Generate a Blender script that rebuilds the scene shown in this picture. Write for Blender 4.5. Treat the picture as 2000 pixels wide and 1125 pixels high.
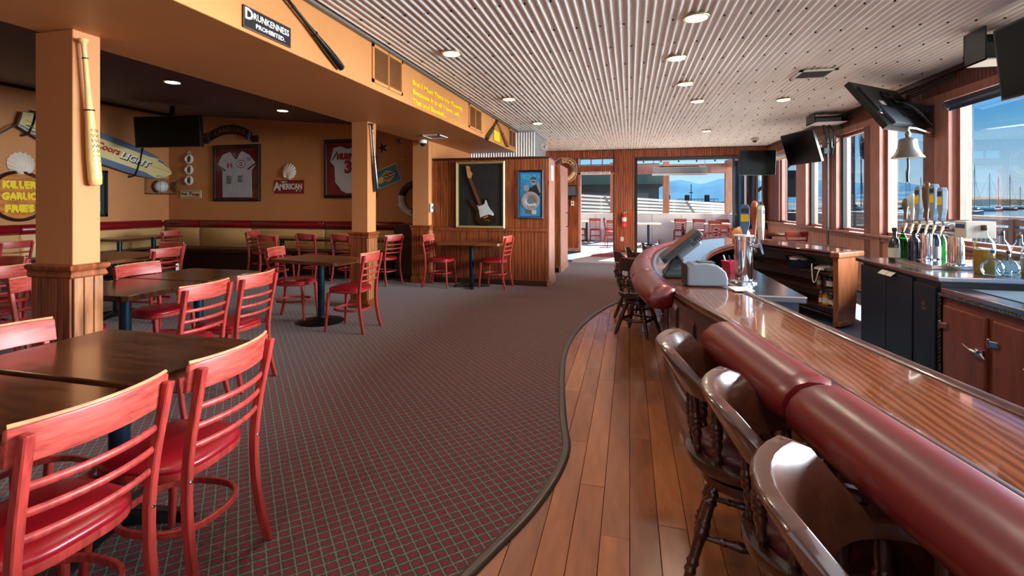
import bpy, bmesh, math, random
from mathutils import Vector, Matrix
random.seed(7)
PI = math.pi
S = bpy.context.scene
COL = S.collection
for o in list(bpy.data.objects):
    bpy.data.objects.remove(o)

# ---------------------------------------------------------------- camera
FPX, EYE, CX, YH = 944.4, 1.42, 1000.0, 397.0
YAW = math.atan(230 / FPX)
SN, CS = math.sin(YAW), math.cos(YAW)
cam = bpy.data.cameras.new('camera')
cam.sensor_width = 36
cam.lens = FPX / 2000 * 36
cam.shift_y = -(562.5 - YH) / 2000
cam.clip_start = .05
cam.clip_end = 20000
cam_o = bpy.data.objects.new('camera', cam)
COL.objects.link(cam_o)
cam_o.location = (0, 0, EYE)
cam_o.rotation_euler = (PI / 2, 0, YAW)
S.camera = cam_o

# ---------------------------------------------------------------- world, sun, exposure
SUN_DIR = Vector((.34, .80, .86)).normalized()
W = bpy.data.worlds.new('world')
S.world = W
W.use_nodes = True
nt = W.node_tree
nt.nodes.clear()
# clear sky: pale at the horizon, deepening evenly with height all the way round
tcs = nt.nodes.new('ShaderNodeTexCoord')
spx = nt.nodes.new('ShaderNodeSeparateXYZ')
rmp = nt.nodes.new('ShaderNodeValToRGB')
SKY = [(0.0, (214, 228, 236)), (.05, (176, 213, 234)), (.13, (104, 176, 222)), (.25, (58, 140, 204)), (.5, (34, 104, 178)), (1.0, (22, 74, 146))]
for i, (q, c) in enumerate(SKY):
    el_ = rmp.color_ramp.elements[i] if i < 2 else rmp.color_ramp.elements.new(q)
    el_.position = q
    el_.color = (*[((v / 255 + .055) / 1.055) ** 2.4 for v in c], 1)
bg = nt.nodes.new('ShaderNodeBackground')
bg.inputs[1].default_value = .82
wo = nt.nodes.new('ShaderNodeOutputWorld')
nt.links.new(tcs.outputs['Generated'], spx.inputs[0])
nt.links.new(spx.outputs['Z'], rmp.inputs[0])
nt.links.new(rmp.outputs[0], bg.inputs[0])
nt.links.new(bg.outputs[0], wo.inputs[0])
sun = bpy.data.lights.new('sun', 'SUN')
sun.energy = 14.0
sun.angle = .01
sun.color = (1, .95, .88)
sun_o = bpy.data.objects.new('sun', sun)
COL.objects.link(sun_o)
sun_o.rotation_euler = SUN_DIR.to_track_quat('Z', 'Y').to_euler()


def area(name, loc, direction, sx, sy, power, color=(1, 1, 1)):
    l = bpy.data.lights.new(name, 'AREA')
    l.shape = 'RECTANGLE'
    l.size, l.size_y, l.energy, l.color = sx, sy, power, color
    o = bpy.data.objects.new(name, l)
    COL.objects.link(o)
    o.location = loc
    o.rotation_euler = Vector(direction).to_track_quat('-Z', 'Y').to_euler()
    return o


# added area lamps standing in for daylight from windows beside and behind the camera
area('daylight_fill_deck', (8.8, 5.0, 2.6), (-1, -.08, -.04), 7.0, 3.6, 4700, (.95, .98, 1))
area('daylight_fill_rear', (-.6, -3.9, 1.8), (0, 1, -.05), 5.6, 1.6, 18, (1, .98, .95))
area('daylight_fill_side', (3.52, -.6, 1.78), (-1, .2, -.15), 3.6, 1.6, 36, (.95, .98, 1))
S.view_settings.view_transform = 'Standard'
S.view_settings.look = 'None'
S.view_settings.exposure = .78
S.view_settings.gamma = 1
S.view_settings.use_curve_mapping = False
S.cycles.use_denoising = True
S.cycles.max_bounces = 8
S.cycles.diffuse_bounces = 5
S.cycles.glossy_bounces = 4
S.cycles.transparent_max_bounces = 16
S.cycles.caustics_reflective = False
S.cycles.caustics_refractive = False
S.cycles.sample_clamp_indirect = 4.0


# ---------------------------------------------------------------- picture point -> point on a real plane
def ray(x, y):
    u = (x - CX) / FPX
    return (-SN + CS * u, CS + SN * u, (YH - y) / FPX)


def oz(x, y, z):
    r = ray(x, y)
    t = (z - EYE) / r[2]
    return (r[0] * t, r[1] * t, z)


def ox(x, y, X):
    r = ray(x, y)
    t = X / r[0]
    return (X, r[1] * t, EYE + r[2] * t)


def oy(x, y, Y):
    r = ray(x, y)
    t = Y / r[1]
    return (r[0] * t, Y, EYE + r[2] * t)


def od(x, y, d):
    r = ray(x, y)
    return (r[0] * d, r[1] * d, EYE + r[2] * d)


# ---------------------------------------------------------------- materials
def lin(c):
    return tuple(((v / 255) / 12.92 if v / 255 <= .04045 else ((v / 255 + .055) / 1.055) ** 2.4) for v in c)


MATS = {}


def M(name, col, rough=.5, metal=0.0, grain=None, amt=.35, bump=0.0, coat=0.0, spec=.5, emit=0.0, col2=None, detail=4, trans=0.0):
    if name in MATS:
        return MATS[name]
    m = bpy.data.materials.new(name)
    m.use_nodes = True
    t = m.node_tree
    b = t.nodes['Principled BSDF']
    c = lin(col)
    b.inputs['Base Color'].default_value = (*c, 1)
    b.inputs['Roughness'].default_value = rough
    b.inputs['Metallic'].default_value = metal
    b.inputs['Specular IOR Level'].default_value = spec
    b.inputs['Coat Weight'].default_value = coat
    b.inputs['Coat Roughness'].default_value = .06
    if emit:
        b.inputs['Emission Color'].default_value = (*c, 1)
        b.inputs['Emission Strength'].default_value = emit
    if grain:
        tc = t.nodes.new('ShaderNodeTexCoord')
        mp = t.nodes.new('ShaderNodeMapping')
        mp.inputs['Scale'].default_value = grain
        nz = t.nodes.new('ShaderNodeTexNoise')
        nz.inputs['Scale'].default_value = 1
        nz.inputs['Detail'].default_value = detail
        nz.inputs['Roughness'].default_value = .65
        rp = t.nodes.new('ShaderNodeValToRGB')
        lo = tuple(v * (1 - amt) for v in c)
        hi = lin(col2) if col2 else tuple(min(1, v * (1 + amt)) for v in c)
        rp.color_ramp.elements[0].position = .32
        rp.color_ramp.elements[1].position = .68
        rp.color_ramp.elements[0].color = (*lo, 1)
        rp.color_ramp.elements[1].color = (*hi, 1)
        t.links.new(tc.outputs['Object'], mp.inputs[0])
        t.links.new(mp.outputs[0], nz.inputs['Vector'])
        t.links.new(nz.outputs[0], rp.inputs[0])
        t.links.new(rp.outputs[0], b.inputs['Base Color'])
        if bump:
            bp = t.nodes.new('ShaderNodeBump')
            bp.inputs['Strength'].default_value = bump
            bp.inputs['Distance'].default_value = .004
            t.links.new(nz.outputs[0], bp.inputs['Height'])
            t.links.new(bp.outputs[0], b.inputs['Normal'])
    MATS[name] = m
    return m


def glass(name, tint=(1, 1, 1), refl=.08, rough=.0):
    if name in MATS:
        return MATS[name]
    m = bpy.data.materials.new(name)
    m.use_nodes = True
    t = m.node_tree
    t.nodes.clear()
    out = t.nodes.new('ShaderNodeOutputMaterial')
    tr = t.nodes.new('ShaderNodeBsdfTransparent')
    tr.inputs[0].default_value = (*tint, 1)
    gl = t.nodes.new('ShaderNodeBsdfGlossy')
    gl.inputs['Roughness'].default_value = rough
    lw = t.nodes.new('ShaderNodeLayerWeight')
    lw.inputs[0].default_value = .25
    ma = t.nodes.new('ShaderNodeMath')
    ma.operation = 'MULTIPLY'
    ma.inputs[1].default_value = refl * 6
    mx = t.nodes.new('ShaderNodeMixShader')
    t.links.new(lw.outputs['Fresnel'], ma.inputs[0])
    t.links.new(ma.outputs[0], mx.inputs[0])
    t.links.new(tr.outputs[0], mx.inputs[1])
    t.links.new(gl.outputs[0], mx.inputs[2])
    t.links.new(mx.outputs[0], out.inputs[0])
    MATS[name] = m
    return m


RED = M('chair_red_wood', (148, 42, 37), .42, grain=(45, 45, 5), amt=.3, bump=.15, col2=(178, 58, 50))
REDH = M('chair_red_wood_rail', (156, 47, 41), .42, grain=(6, 40, 60), amt=.32, bump=.15, col2=(186, 74, 60))
REDEDGE = M('worn_rail_edge', (176, 122, 84), .5, grain=(20, 20, 20), amt=.3)
VINYL = M('red_vinyl', (140, 8, 24), .33, grain=(60, 60, 60), amt=.08, spec=.6)
TABLE = M('table_dark_walnut', (60, 30, 17), .2, grain=(4, 28, 20), amt=.4, coat=.15, col2=(92, 52, 30))
TABLEL = M('table_brown', (112, 62, 26), .35, grain=(5, 30, 20), amt=.35)
IRON = M('black_iron', (22, 24, 28), .38, metal=.5)
BLUEPOLE = M('dark_pole', (34, 52, 68), .3, metal=.7)
ORANGE = M('orange_wall_paint', (196, 128, 76), .62, grain=(3, 3, 3), amt=.05)
BEAMP = M('beam_paint', (202, 134, 76), .5, grain=(2, 2, 2), amt=.06)
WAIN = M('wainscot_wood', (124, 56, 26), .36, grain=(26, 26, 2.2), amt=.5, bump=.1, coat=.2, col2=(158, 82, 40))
WAINL = M('wainscot_lit_side', (150, 84, 44), .4, grain=(20, 20, 2), amt=.5, coat=.1, col2=(190, 124, 78))  # lighter wainscot copy: window light put into the colour of that side
DARKW = M('dark_stained_wood', (58, 26, 16), .35, grain=(20, 20, 3), amt=.4, coat=.2)
FARW = M('redwood_boards', (132, 56, 24), .36, grain=(30, 30, 2), amt=.5, coat=.2, col2=(176, 88, 40))
PINKW = M('window_trim_wood', (166, 114, 98), .5, grain=(12, 12, 3), amt=.2)
BROWNP = M('brown_post', (112, 68, 56), .5, grain=(12, 12, 3), amt=.25)
PBOARD = M('pale_beadboard', (196, 140, 114), .5, grain=(30, 30, 2), amt=.25)
STEELC = M('corrugated_steel', (246, 244, 240), .4, metal=.15, grain=(6, .8, 6), amt=.08)
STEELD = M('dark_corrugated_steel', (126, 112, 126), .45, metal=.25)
STEEL = M('stainless_steel', (206, 210, 214), .16, metal=1.0, grain=(3, 40, 3), amt=.08)
CHROME = M('chrome', (225, 228, 232), .07, metal=1.0)
BLACK = M('black_plastic', (12, 12, 13), .35)
SCREEN = M('dark_screen', (4, 4, 5), .3, spec=.12)
DGREY = M('dark_grey_plastic', (48, 52, 58), .45)
GREY = M('grey_plastic', (112, 122, 132), .5)
WHITE = M('white_paint', (232, 230, 224), .5)
OFFW = M('off_white', (214, 206, 190), .6)
CREAMV = M('tan_vinyl', (206, 162, 104), .45, grain=(5, 5, 5), amt=.06)
MAROON = M('maroon_vinyl', (122, 8, 22), .3, spec=.6)
SEATD = M('dark_seat_vinyl', (50, 16, 18), .4)
def cathedral_oak(name, dark, light, ang):
    """varnished oak with long curved growth rings"""
    m = bpy.data.materials.new(name)
    m.use_nodes = True
    t = m.node_tree
    b = t.nodes['Principled BSDF']
    b.inputs['Roughness'].default_value = .14
    b.inputs['Coat Weight'].default_value = .7
    b.inputs['Coat Roughness'].default_value = .04
    tc = t.nodes.new('ShaderNodeTexCoord')
    mp = t.nodes.new('ShaderNodeMapping')
    mp.inputs['Rotation'].default_value = (0, 0, ang)
    mp.inputs['Scale'].default_value = (1, .16, 1)
    wv = t.nodes.new('ShaderNodeTexWave')
    wv.bands_direction = 'X'
    wv.inputs['Scale'].default_value = 11
    wv.inputs['Distortion'].default_value = 7
    wv.inputs['Detail'].default_value = 3
    wv.inputs['Detail Scale'].default_value = 1.4
    nz = t.nodes.new('ShaderNodeTexNoise')
    nz.inputs['Scale'].default_value = 5
    nz.inputs['Detail'].default_value = 8
    rp = t.nodes.new('ShaderNodeValToRGB')
    rp.color_ramp.elements[0].color = (*lin(dark), 1)
    rp.color_ramp.elements[1].color = (*lin(light), 1)
    mx = t.nodes.new('ShaderNodeMath')
    mx.operation = 'MULTIPLY_ADD'
    mx.inputs[1].default_value = .55
    t.links.new(tc.outputs['Object'], mp.inputs[0])
    t.links.new(mp.outputs[0], wv.inputs['Vector'])
    t.links.new(mp.outputs[0], nz.inputs['Vector'])
    md = t.nodes.new('ShaderNodeMath')
    md.operation = 'MULTIPLY'
    md.inputs[1].default_value = .5
    t.links.new(nz.outputs[0], md.inputs[0])
    t.links.new(wv.outputs['Fac'], mx.inputs[0])
    t.links.new(md.outputs[0], mx.inputs[2])
    t.links.new(mx.outputs[0], rp.inputs[0])
    t.links.new(rp.outputs[0], b.inputs['Base Color'])
    return m


BARTOP = cathedral_oak('bar_top_oak', (76, 32, 19), (152, 88, 56), -.18)
BARWOOD = M('bar_dark_wood', (72, 30, 20), .28, grain=(12, 12, 3), amt=.4, coat=.5)
PADV = M('oxblood_leather', (104, 20, 22), .3, grain=(40, 40, 40), amt=.1, spec=.85, bump=.1)
STOOLW = M('dark_stool_wood', (44, 21, 14), .24, grain=(20, 20, 4), amt=.45, coat=.5, col2=(74, 38, 24))
STOOLC = M('stool_crest_wood', (78, 44, 32), .22, grain=(8, 8, 14), amt=.3, coat=.6)
STOOLPAD = M('stool_leather', (80, 28, 30), .36, grain=(50, 50, 50), amt=.1, bump=.1)
GLASSW = glass('window_glass', (.86, .9, .92), .05)
GLASSP = glass('picture_glass', (.97, .97, .97), .05)
TRIMB = M('bronze_edging', (84, 74, 66), .35, metal=.5)
NAVY = M('black_fridge_vinyl', (24, 27, 36), .42, grain=(30, 30, 30), amt=.2)
CAB = M('mahogany_cabinet', (122, 62, 42), .34, grain=(20, 20, 3), amt=.3, coat=.2)
YEL = M('yellow_paint', (246, 208, 20), .5)
SCREWM = M('dark_screw', (30, 28, 26), .5, metal=.6)


# ---------------------------------------------------------------- mesh builder
class MB:
    def __init__(s):
        s.v, s.f, s.m = [], [], []
        s.mi = 0

    def add(s, vs, fs):
        b = len(s.v)
        s.v += [tuple(p) for p in vs]
        for f in fs:
            s.f.append([i + b for i in f])
            s.m.append(s.mi)
        return s

    def box(s, x0, x1, y0, y1, z0, z1):
        vs = [(x, y, z) for z in (z0, z1) for y in (y0, y1) for x in (x0, x1)]
        return s.add(vs, [(0, 2, 3, 1), (4, 5, 7, 6), (0, 1, 5, 4), (2, 6, 7, 3), (0, 4, 6, 2), (1, 3, 7, 5)])

    def obox(s, c, u, v, w):
        """box at centre c with half-extent vectors u, v, w"""
        c, u, v, w = Vector(c), Vector(u), Vector(v), Vector(w)
        vs = [c + u * a + v * b + w * d for d in (-1, 1) for b in (-1, 1) for a in (-1, 1)]
        return s.add(vs, [(0, 2, 3, 1), (4, 5, 7, 6), (0, 1, 5, 4), (2, 6, 7, 3), (0, 4, 6, 2), (1, 3, 7, 5)])

    def bar(s, p0, p1, w, d, w1=None, d1=None, ref=(1, 0, 0)):
        """square bar from p0 to p1, width w along ref, depth d across"""
        p0, p1 = Vector(p0), Vector(p1)
        t = (p1 - p0).normalized()
        r = Vector(ref)
        r = (r - t * r.dot(t)).normalized()
        q = t.cross(r)
        w1 = w if w1 is None else w1
        d1 = d if d1 is None else d1
        vs = []
        for p, a, b in ((p0, w / 2, d / 2), (p1, w1 / 2, d1 / 2)):
            vs += [p - r * a - q * b, p + r * a - q * b, p + r * a + q * b, p - r * a + q * b]
        return s.add(vs, [(0, 3, 2, 1), (4, 5, 6, 7), (0, 1, 5, 4), (1, 2, 6, 5), (2, 3, 7, 6), (3, 0, 4, 7)])

    def loft(s, secs, closed=True, caps=True):
        n = len(secs[0])
        b = len(s.v)
        fs = []
        for k in range(len(secs) - 1):
            for i in range(n if closed else n - 1):
                j = (i + 1) % n
                fs.append((k * n + i, k * n + j, (k + 1) * n + j, (k + 1) * n + i))
        if caps and closed:
            fs.append(tuple(range(n))[::-1])
            fs.append(tuple((len(secs) - 1) * n + i for i in range(n)))
        return s.add([p for sec in secs for p in sec], fs)

    def tube(s, path, r, n=8, closed=False):
        path = [Vector(p) for p in path]
        rs = r if isinstance(r, (list, tuple)) else [r] * len(path)
        secs = []
        prev = None
        L = len(path)
        for i, p in enumerate(path):
            if closed:
                t = path[(i + 1) % L] - path[i - 1]
            else:
                t = path[min(i + 1, L - 1)] - path[max(i - 1, 0)]
            t.normalize()
            a = prev if prev is not None else (Vector((0, 0, 1)) if abs(t.z) < .9 else Vector((1, 0, 0)))
            a = (a - t * a.dot(t)).normalized()
            prev = a
            q = t.cross(a)
            secs.append([p + (a * math.cos(2 * PI * k / n) + q * math.sin(2 * PI * k / n)) * rs[i] for k in range(n)])
        if closed:
            secs.append(secs[0])
        return s.loft(secs, True, not closed)

    def lathe(s, prof, n=16, o=(0, 0, 0), axis=(0, 0, 1), caps=True):
        """prof: list of (radius, height along axis)"""
        o, ax = Vector(o), Vector(axis).normalized()
        a = Vector((1, 0, 0)) if abs(ax.x) < .9 else Vector((0, 1, 0))
        a = (a - ax * a.dot(ax)).normalized()
        q = ax.cross(a)
        secs = [[o + ax * h + (a * math.cos(2 * PI * k / n) + q * math.sin(2 * PI * k / n)) * max(r, 1e-4) for k in range(n)] for r, h in prof]
        return s.loft(secs, True, caps)

    def prism(s, poly, z0, z1):
        n = len(poly)
        return s.add([(p[0], p[1], z0) for p in poly] + [(p[0], p[1], z1) for p in poly],
                     [tuple(range(n))[::-1], tuple(range(n, 2 * n))] + [(i, (i + 1) % n, n + (i + 1) % n, n + i) for i in range(n)])

    def plate(s, poly, off):
        """polygon of 3d points thickened by vector off"""
        n = len(poly)
        off = Vector(off)
        return s.add([Vector(p) for p in poly] + [Vector(p) + off for p in poly],
                     [tuple(range(n))[::-1], tuple(range(n, 2 * n))] + [(i, (i + 1) % n, n + (i + 1) % n, n + i) for i in range(n)])

    def mesh(s, name, mats, smooth=0, bevel=0, seg=2):
        me = bpy.data.meshes.new(name)
        me.from_pydata(s.v, [], s.f)
        for m in (mats if isinstance(mats, (list, tuple)) else [mats]):
            me.materials.append(m)
        for p, i in zip(me.polygons, s.m):
            p.material_index = i
        bm = bmesh.new()
        bm.from_mesh(me)
        bmesh.ops.recalc_face_normals(bm, faces=bm.faces)
        if bevel:
            es = [e for e in bm.edges if len(e.link_faces) == 2 and e.calc_face_angle(0) > .6]
            bmesh.ops.bevel(bm, geom=es, offset=bevel, segments=seg, affect='EDGES', profile=.6, clamp_overlap=True)
        bm.to_mesh(me)
        bm.free()
        if smooth:
            me.shade_smooth()
            me.set_sharp_from_angle(angle=math.radians(smooth))
        return me

    def build(s, name, mats, parent=None, smooth=0, bevel=0, seg=2, kind=None, label=None):
        o = bpy.data.objects.new(name, s.mesh(name, mats, smooth, bevel, seg))
        COL.objects.link(o)
        if parent:
            o.parent = parent
        if kind:
            o['kind'] = kind
        if label:
            o['label'] = label
        return o


def tag(o, label, cat, group=None, kind=None):
    o['label'] = label
    o['category'] = cat
    if group:
        o['group'] = group
    if kind:
        o['kind'] = kind
    return o


def thing(name, label, cat, loc=(0, 0, 0), rz=0, group=None):
    o = bpy.data.objects.new(name, None)
    o.empty_display_size = .1
    COL.objects.link(o)
    o.location = loc
    o.rotation_euler = (0, 0, rz)
    return tag(o, label, cat, group)


def structure(o):
    o['kind'] = 'structure'
    return o


def dup(src, loc, rz, label, group=None):
    r = src.copy()
    COL.objects.link(r)
    r.location = loc
    r.rotation_euler = (0, 0, rz)
    r['label'] = label
    if group:
        r['group'] = group

    def kids(a, b):
        for ch in list(KIDS.get(a.name, ())):
            c = ch.copy()
            COL.objects.link(c)
            c.parent = b
            c.matrix_parent_inverse = ch.matrix_parent_inverse
            kids(ch, c)
    kids(src, r)
    return r


KIDS = {}


def remember(root):
    """note the children of a prototype so copies need no scene search"""
    for o in bpy.data.objects:
        if o.parent:
            lst = KIDS.setdefault(o.parent.name, [])
            if o not in lst:
                lst.append(o)


def text(name, s, mat, origin, right, up, h, parent=None, ext=.002, w=None, shear=0, bold=0, align='CENTER', space=1.0, line=1.0):
    """flat lettering: capital height about h, written along right, standing along up"""
    cu = bpy.data.curves.new(name, 'FONT')
    cu.body = s
    cu.size = h / .7
    cu.extrude = ext
    cu.offset = bold
    cu.shear = shear
    cu.align_x = align
    cu.align_y = 'CENTER'
    cu.space_character = space
    cu.space_line = line
    cu.resolution_u = 2
    tmp = bpy.data.objects.new('tmp', cu)
    COL.objects.link(tmp)
    dg = bpy.context.evaluated_depsgraph_get()
    me = bpy.data.meshes.new_from_object(tmp.evaluated_get(dg))
    bpy.data.objects.remove(tmp)
    bpy.data.curves.remove(cu)
    r, u = Vector(right).normalized(), Vector(up).normalized()
    u = (u - r * u.dot(r)).normalized()
    n = r.cross(u)
    if w:
        xs = [v.co.x for v in me.vertices]
        k = w / max(1e-6, max(xs) - min(xs))
    else:
        k = 1
    o3 = Vector(origin)
    for v in me.vertices:
        v.co = o3 + r * (v.co.x * k) + u * v.co.y + n * v.co.z
    me.materials.clear()
    me.materials.append(mat)
    o = bpy.data.objects.new(name, me)
    COL.objects.link(o)
    if parent:
        o.parent = parent
    return o


def smoothpoly(pts, n):
    """Catmull-Rom through points, n samples per span"""
    P = [Vector(p) for p in pts]
    out = []
    for i in range(len(P) - 1):
        a, b, c, d = P[max(i - 1, 0)], P[i], P[i + 1], P[min(i + 2, len(P) - 1)]
        for k in range(n):
            t = k / n
            out.append(.5 * ((2 * b) + (c - a) * t + (2 * a - 5 * b + 4 * c - d) * t * t + (3 * b - a - 3 * c + d) * t ** 3))
    out.append(P[-1])
    return out


# ================================================================ SETTING
def boards(name, p0, p1, n, z0, z1, w, mat, parent, th=.014, gap=.009):
    """a run of grooved boards from p0 to p1, faces proud along n"""
    p0, p1, n = Vector((*p0, 0)), Vector((*p1, 0)), Vector((*n, 0))
    L = (p1 - p0).length
    t = (p1 - p0) / L
    k = max(1, round(L / w))
    prof = []
    for i in range(k):
        a, b = i * L / k, (i + 1) * L / k
        j = random.uniform(-.0012, .0012)
        prof += [p0 + t * (a + .0008) + n * .002, p0 + t * (a + gap / 2) + n * (th + j), p0 + t * (b - gap / 2) + n * (th + j), p0 + t * (b - .0008) + n * .002]
    mb = MB()
    mb.loft([[p + Vector((0, 0, z)) for p in prof] for z in (z0, z1)], closed=False, caps=False)
    return mb.build(name, mat, parent, kind='stuff')


def single_boards(name, p0, p1, n, z0, z1, w, mat, parent, th=.014):
    p0, p1, n = Vector((*p0, 0)), Vector((*p1, 0)), Vector((*n, 0))
    L = (p1 - p0).length
    t = (p1 - p0) / L
    k = max(1, round(L / w))
    for i in range(k):
        a, b = i * L / k + .003, (i + 1) * L / k - .003
        c = p0 + t * (a + b) / 2 + n * th / 2 + Vector((0, 0, (z0 + z1) / 2))
        MB().obox(c, t * (b - a) / 2, n * th / 2, (0, 0, (z1 - z0) / 2)).build(name, mat, parent, bevel=.003, seg=1)


ZC = 2.98          # main ceiling
ZB = 2.52          # beam soffit
XB0, XB1 = -3.69, -2.40
XL, YB = -10.26, 8.9
YF = 14.3
XR = 3.63

# ---- floor
fl = structure(MB().box(-10.5, 4.0, -4.3, YF + .3, -.2, -.02).build('floor', M('floor_paint', (62, 84, 104), .5, grain=(2, 2, 2), amt=.15)))
PL = [M('plank_oak_%d' % i, c, .26, grain=(9, 1.6, 9), amt=.28, coat=.2, bump=.05, detail=7) for i, c in enumerate([(158, 98, 64), (142, 86, 58), (170, 106, 68), (150, 90, 56)])]
cache = {}
for i in range(12):
    x0 = -.732 + i * .122
    y = -.9 - random.uniform(0, 1.2)
    while y < 8.6:
        L = random.choice((.9, 1.1, 1.3, 1.5, 1.8))
        if y + L > -1.2:
            key = (L, random.randrange(4))
            if key not in cache:
                cache[key] = MB().box(.0012, .1208, .001, L - .001, -.02, 0).mesh('plank', PL[key[1]], bevel=.0012, seg=1)
            p = bpy.data.objects.new('plank', cache[key])
            COL.objects.link(p)
            p.location = (x0, y, random.uniform(-.0006, .0006))
            p.parent = fl
        y += L

# carpet (fitted, curved edge along the wooden bar floor)
edge = [(-.9, .75), (-.75, 1.3)] + [oz(x, y, .008)[:2] for x, y in
        [(910, 1125), (970, 1065), (1025, 1010), (1065, 960), (1090, 920), (1104, 885), (1106, 860), (1101, 830), (1098, 790), (1097, 740), (1100, 700), (1111, 668), (1131, 640), (1161, 614), (1200, 592), (1230, 583), (1256, 575)]]
edge += [(.28, 8.2), (.32, 8.8)]
edge = [tuple(p) for p in smoothpoly([(x, y, 0) for x, y in edge], 5)]
edge = [(-1.25, -.2, 0), (-1.05, .3, 0)] + edge
poly = [(p[0], p[1]) for p in edge] + [(.9, 9.6), (3.55, 9.6), (3.55, 11.6), (-1.37, 11.6), (-3.4, 11.6), (-10.26, 9.0), (-10.26, -4.2), (-1.25, -4.2)]


def carpet_material():
    m = bpy.data.materials.new('plaid_carpet')
    m.use_nodes = True
    t = m.node_tree
    b = t.nodes['Principled BSDF']
    b.inputs['Roughness'].default_value = .95
    b.inputs['Specular IOR Level'].default_value = .15
    b.inputs['Sheen Weight'].default_value = .12
    b.inputs['Sheen Roughness'].default_value = .4
    tc = t.nodes.new('ShaderNodeTexCoord')
    nz = t.nodes.new('ShaderNodeTexNoise')
    nz.inputs['Scale'].default_value = 90
    nz.inputs['Detail'].default_value = 3
    t.links.new(tc.outputs['Object'], nz.inputs['Vector'])
    ad = t.nodes.new('ShaderNodeVectorMath')
    ad.operation = 'MULTIPLY_ADD'
    ad.inputs[1].default_value = (.012, .012, 0)
    t.links.new(nz.outputs['Color'], ad.inputs[0])
    t.links.new(tc.outputs['Object'], ad.inputs[2])
    mp = t.nodes.new('ShaderNodeMapping')
    mp.inputs['Rotation'].default_value = (0, 0, math.radians(47))
    mp.inputs['Scale'].default_value = (1 / .049, 1 / .049, 1)
    t.links.new(ad.outputs[0], mp.inputs[0])
    sp = t.nodes.new('ShaderNodeSeparateXYZ')
    t.links.new(mp.outputs[0], sp.inputs[0])

    def tri(sock):
        fr = t.nodes.new('ShaderNodeMath')
        fr.operation = 'FRACT'
        t.links.new(sock, fr.inputs[0])
        su = t.nodes.new('ShaderNodeMath')
        su.operation = 'SUBTRACT'
        su.inputs[1].default_value = .5
        t.links.new(fr.outputs[0], su.inputs[0])
        ab = t.nodes.new('ShaderNodeMath')
        ab.operation = 'ABSOLUTE'
        t.links.new(su.outputs[0], ab.inputs[0])
        return ab.outputs[0]      # 0 at cell centre, .5 at cell edge
    mx = t.nodes.new('ShaderNodeMath')
    mx.operation = 'MAXIMUM'
    t.links.new(tri(sp.outputs['X']), mx.inputs[0])
    t.links.new(tri(sp.outputs['Y']), mx.inputs[1])
    rp = t.nodes.new('ShaderNodeValToRGB')
    cr = rp.color_ramp
    cr.elements[0].position = .20
    cr.elements[0].color = (*lin((124, 44, 58)), 1)
    cr.elements[1].position = .30
    cr.elements[1].color = (*lin((74, 66, 66)), 1)
    e = cr.elements.new(.43)
    e.color = (*lin((70, 64, 66)), 1)
    e = cr.elements.new(.47)
    e.color = (*lin((126, 119, 102)), 1)
    t.links.new(mx.outputs[0], rp.inputs[0])
    n2 = t.nodes.new('ShaderNodeTexNoise')
    n2.inputs['Scale'].default_value = 160
    t.links.new(tc.outputs['Object'], n2.inputs['Vector'])
    mul = t.nodes.new('ShaderNodeMix')
    mul.data_type = 'RGBA'
    mul.blend_type = 'OVERLAY'
    mul.inputs[0].default_value = .55
    t.links.new(rp.outputs[0], mul.inputs[6])
    t.links.new(n2.outputs[0], mul.inputs[7])
    t.links.new(mul.outputs[2], b.inputs['Base Color'])
    bp = t.nodes.new('ShaderNodeBump')
    bp.inputs['Strength'].default_value = .5
    bp.inputs['Distance'].default_value = .004
    t.links.new(n2.outputs[0], bp.inputs['Height'])
    t.links.new(bp.outputs[0], b.inputs['Normal'])
    return m


structure(MB().prism(poly, .001, .008).build('floor_carpet', carpet_material()))
mb = MB()
path = [Vector((p[0], p[1], 0)) for p in edge]
secs = []
for i, p in enumerate(path):
    tt = (path[min(i + 1, len(path) - 1)] - path[max(i - 1, 0)]).normalized()
    nn = Vector((-tt.y, tt.x, 0))
    secs.append([p + nn * a + Vector((0, 0, h)) for a, h in ((.024, .006), (.02, .016), (.006, .02), (-.008, .019), (-.022, .012), (-.026, .001))])
mb.loft(secs)
structure(mb.build('trim_1', TRIMB, smooth=50))
# pale threshold floor inside the patio doors, red mat
structure(MB().box(-1.37, 3.6, 11.6, YF, -.02, .008).build('floor_threshold', M('pale_floor', (196, 186, 172), .5)))
m_ = MB().box(-1.0, .35, 12.9, 13.75, .008, .02).build('door_mat', M('red_mat', (150, 60, 62), .9), bevel=.004)
tag(m_, 'flat red door mat on the sunlit floor before the patio door', 'mat')

# ---- ceilings
cl = structure(MB().box(XB1, XR + .1, -4.2, YF + .1, ZC + .03, ZC + .12).build('ceiling', DGREY))


def corrugated(x0, x1, y0, y1, z, amp, pitch, seg=8, zf=None, ny=1):
    n = max(2, round((x1 - x0) / pitch * seg))
    mb = MB()
    secs = []
    for k in range(ny + 1):
        y = y0 + (y1 - y0) * k / ny
        secs.append([(x0 + (x1 - x0) * i / n, y, (zf(x0 + (x1 - x0) * i / n) if zf else z) + amp * math.sin(2 * PI * (x0 + (x1 - x0) * i / n) / pitch)) for i in range(n + 1)])
    return mb.loft(secs, closed=False, caps=False)


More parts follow.
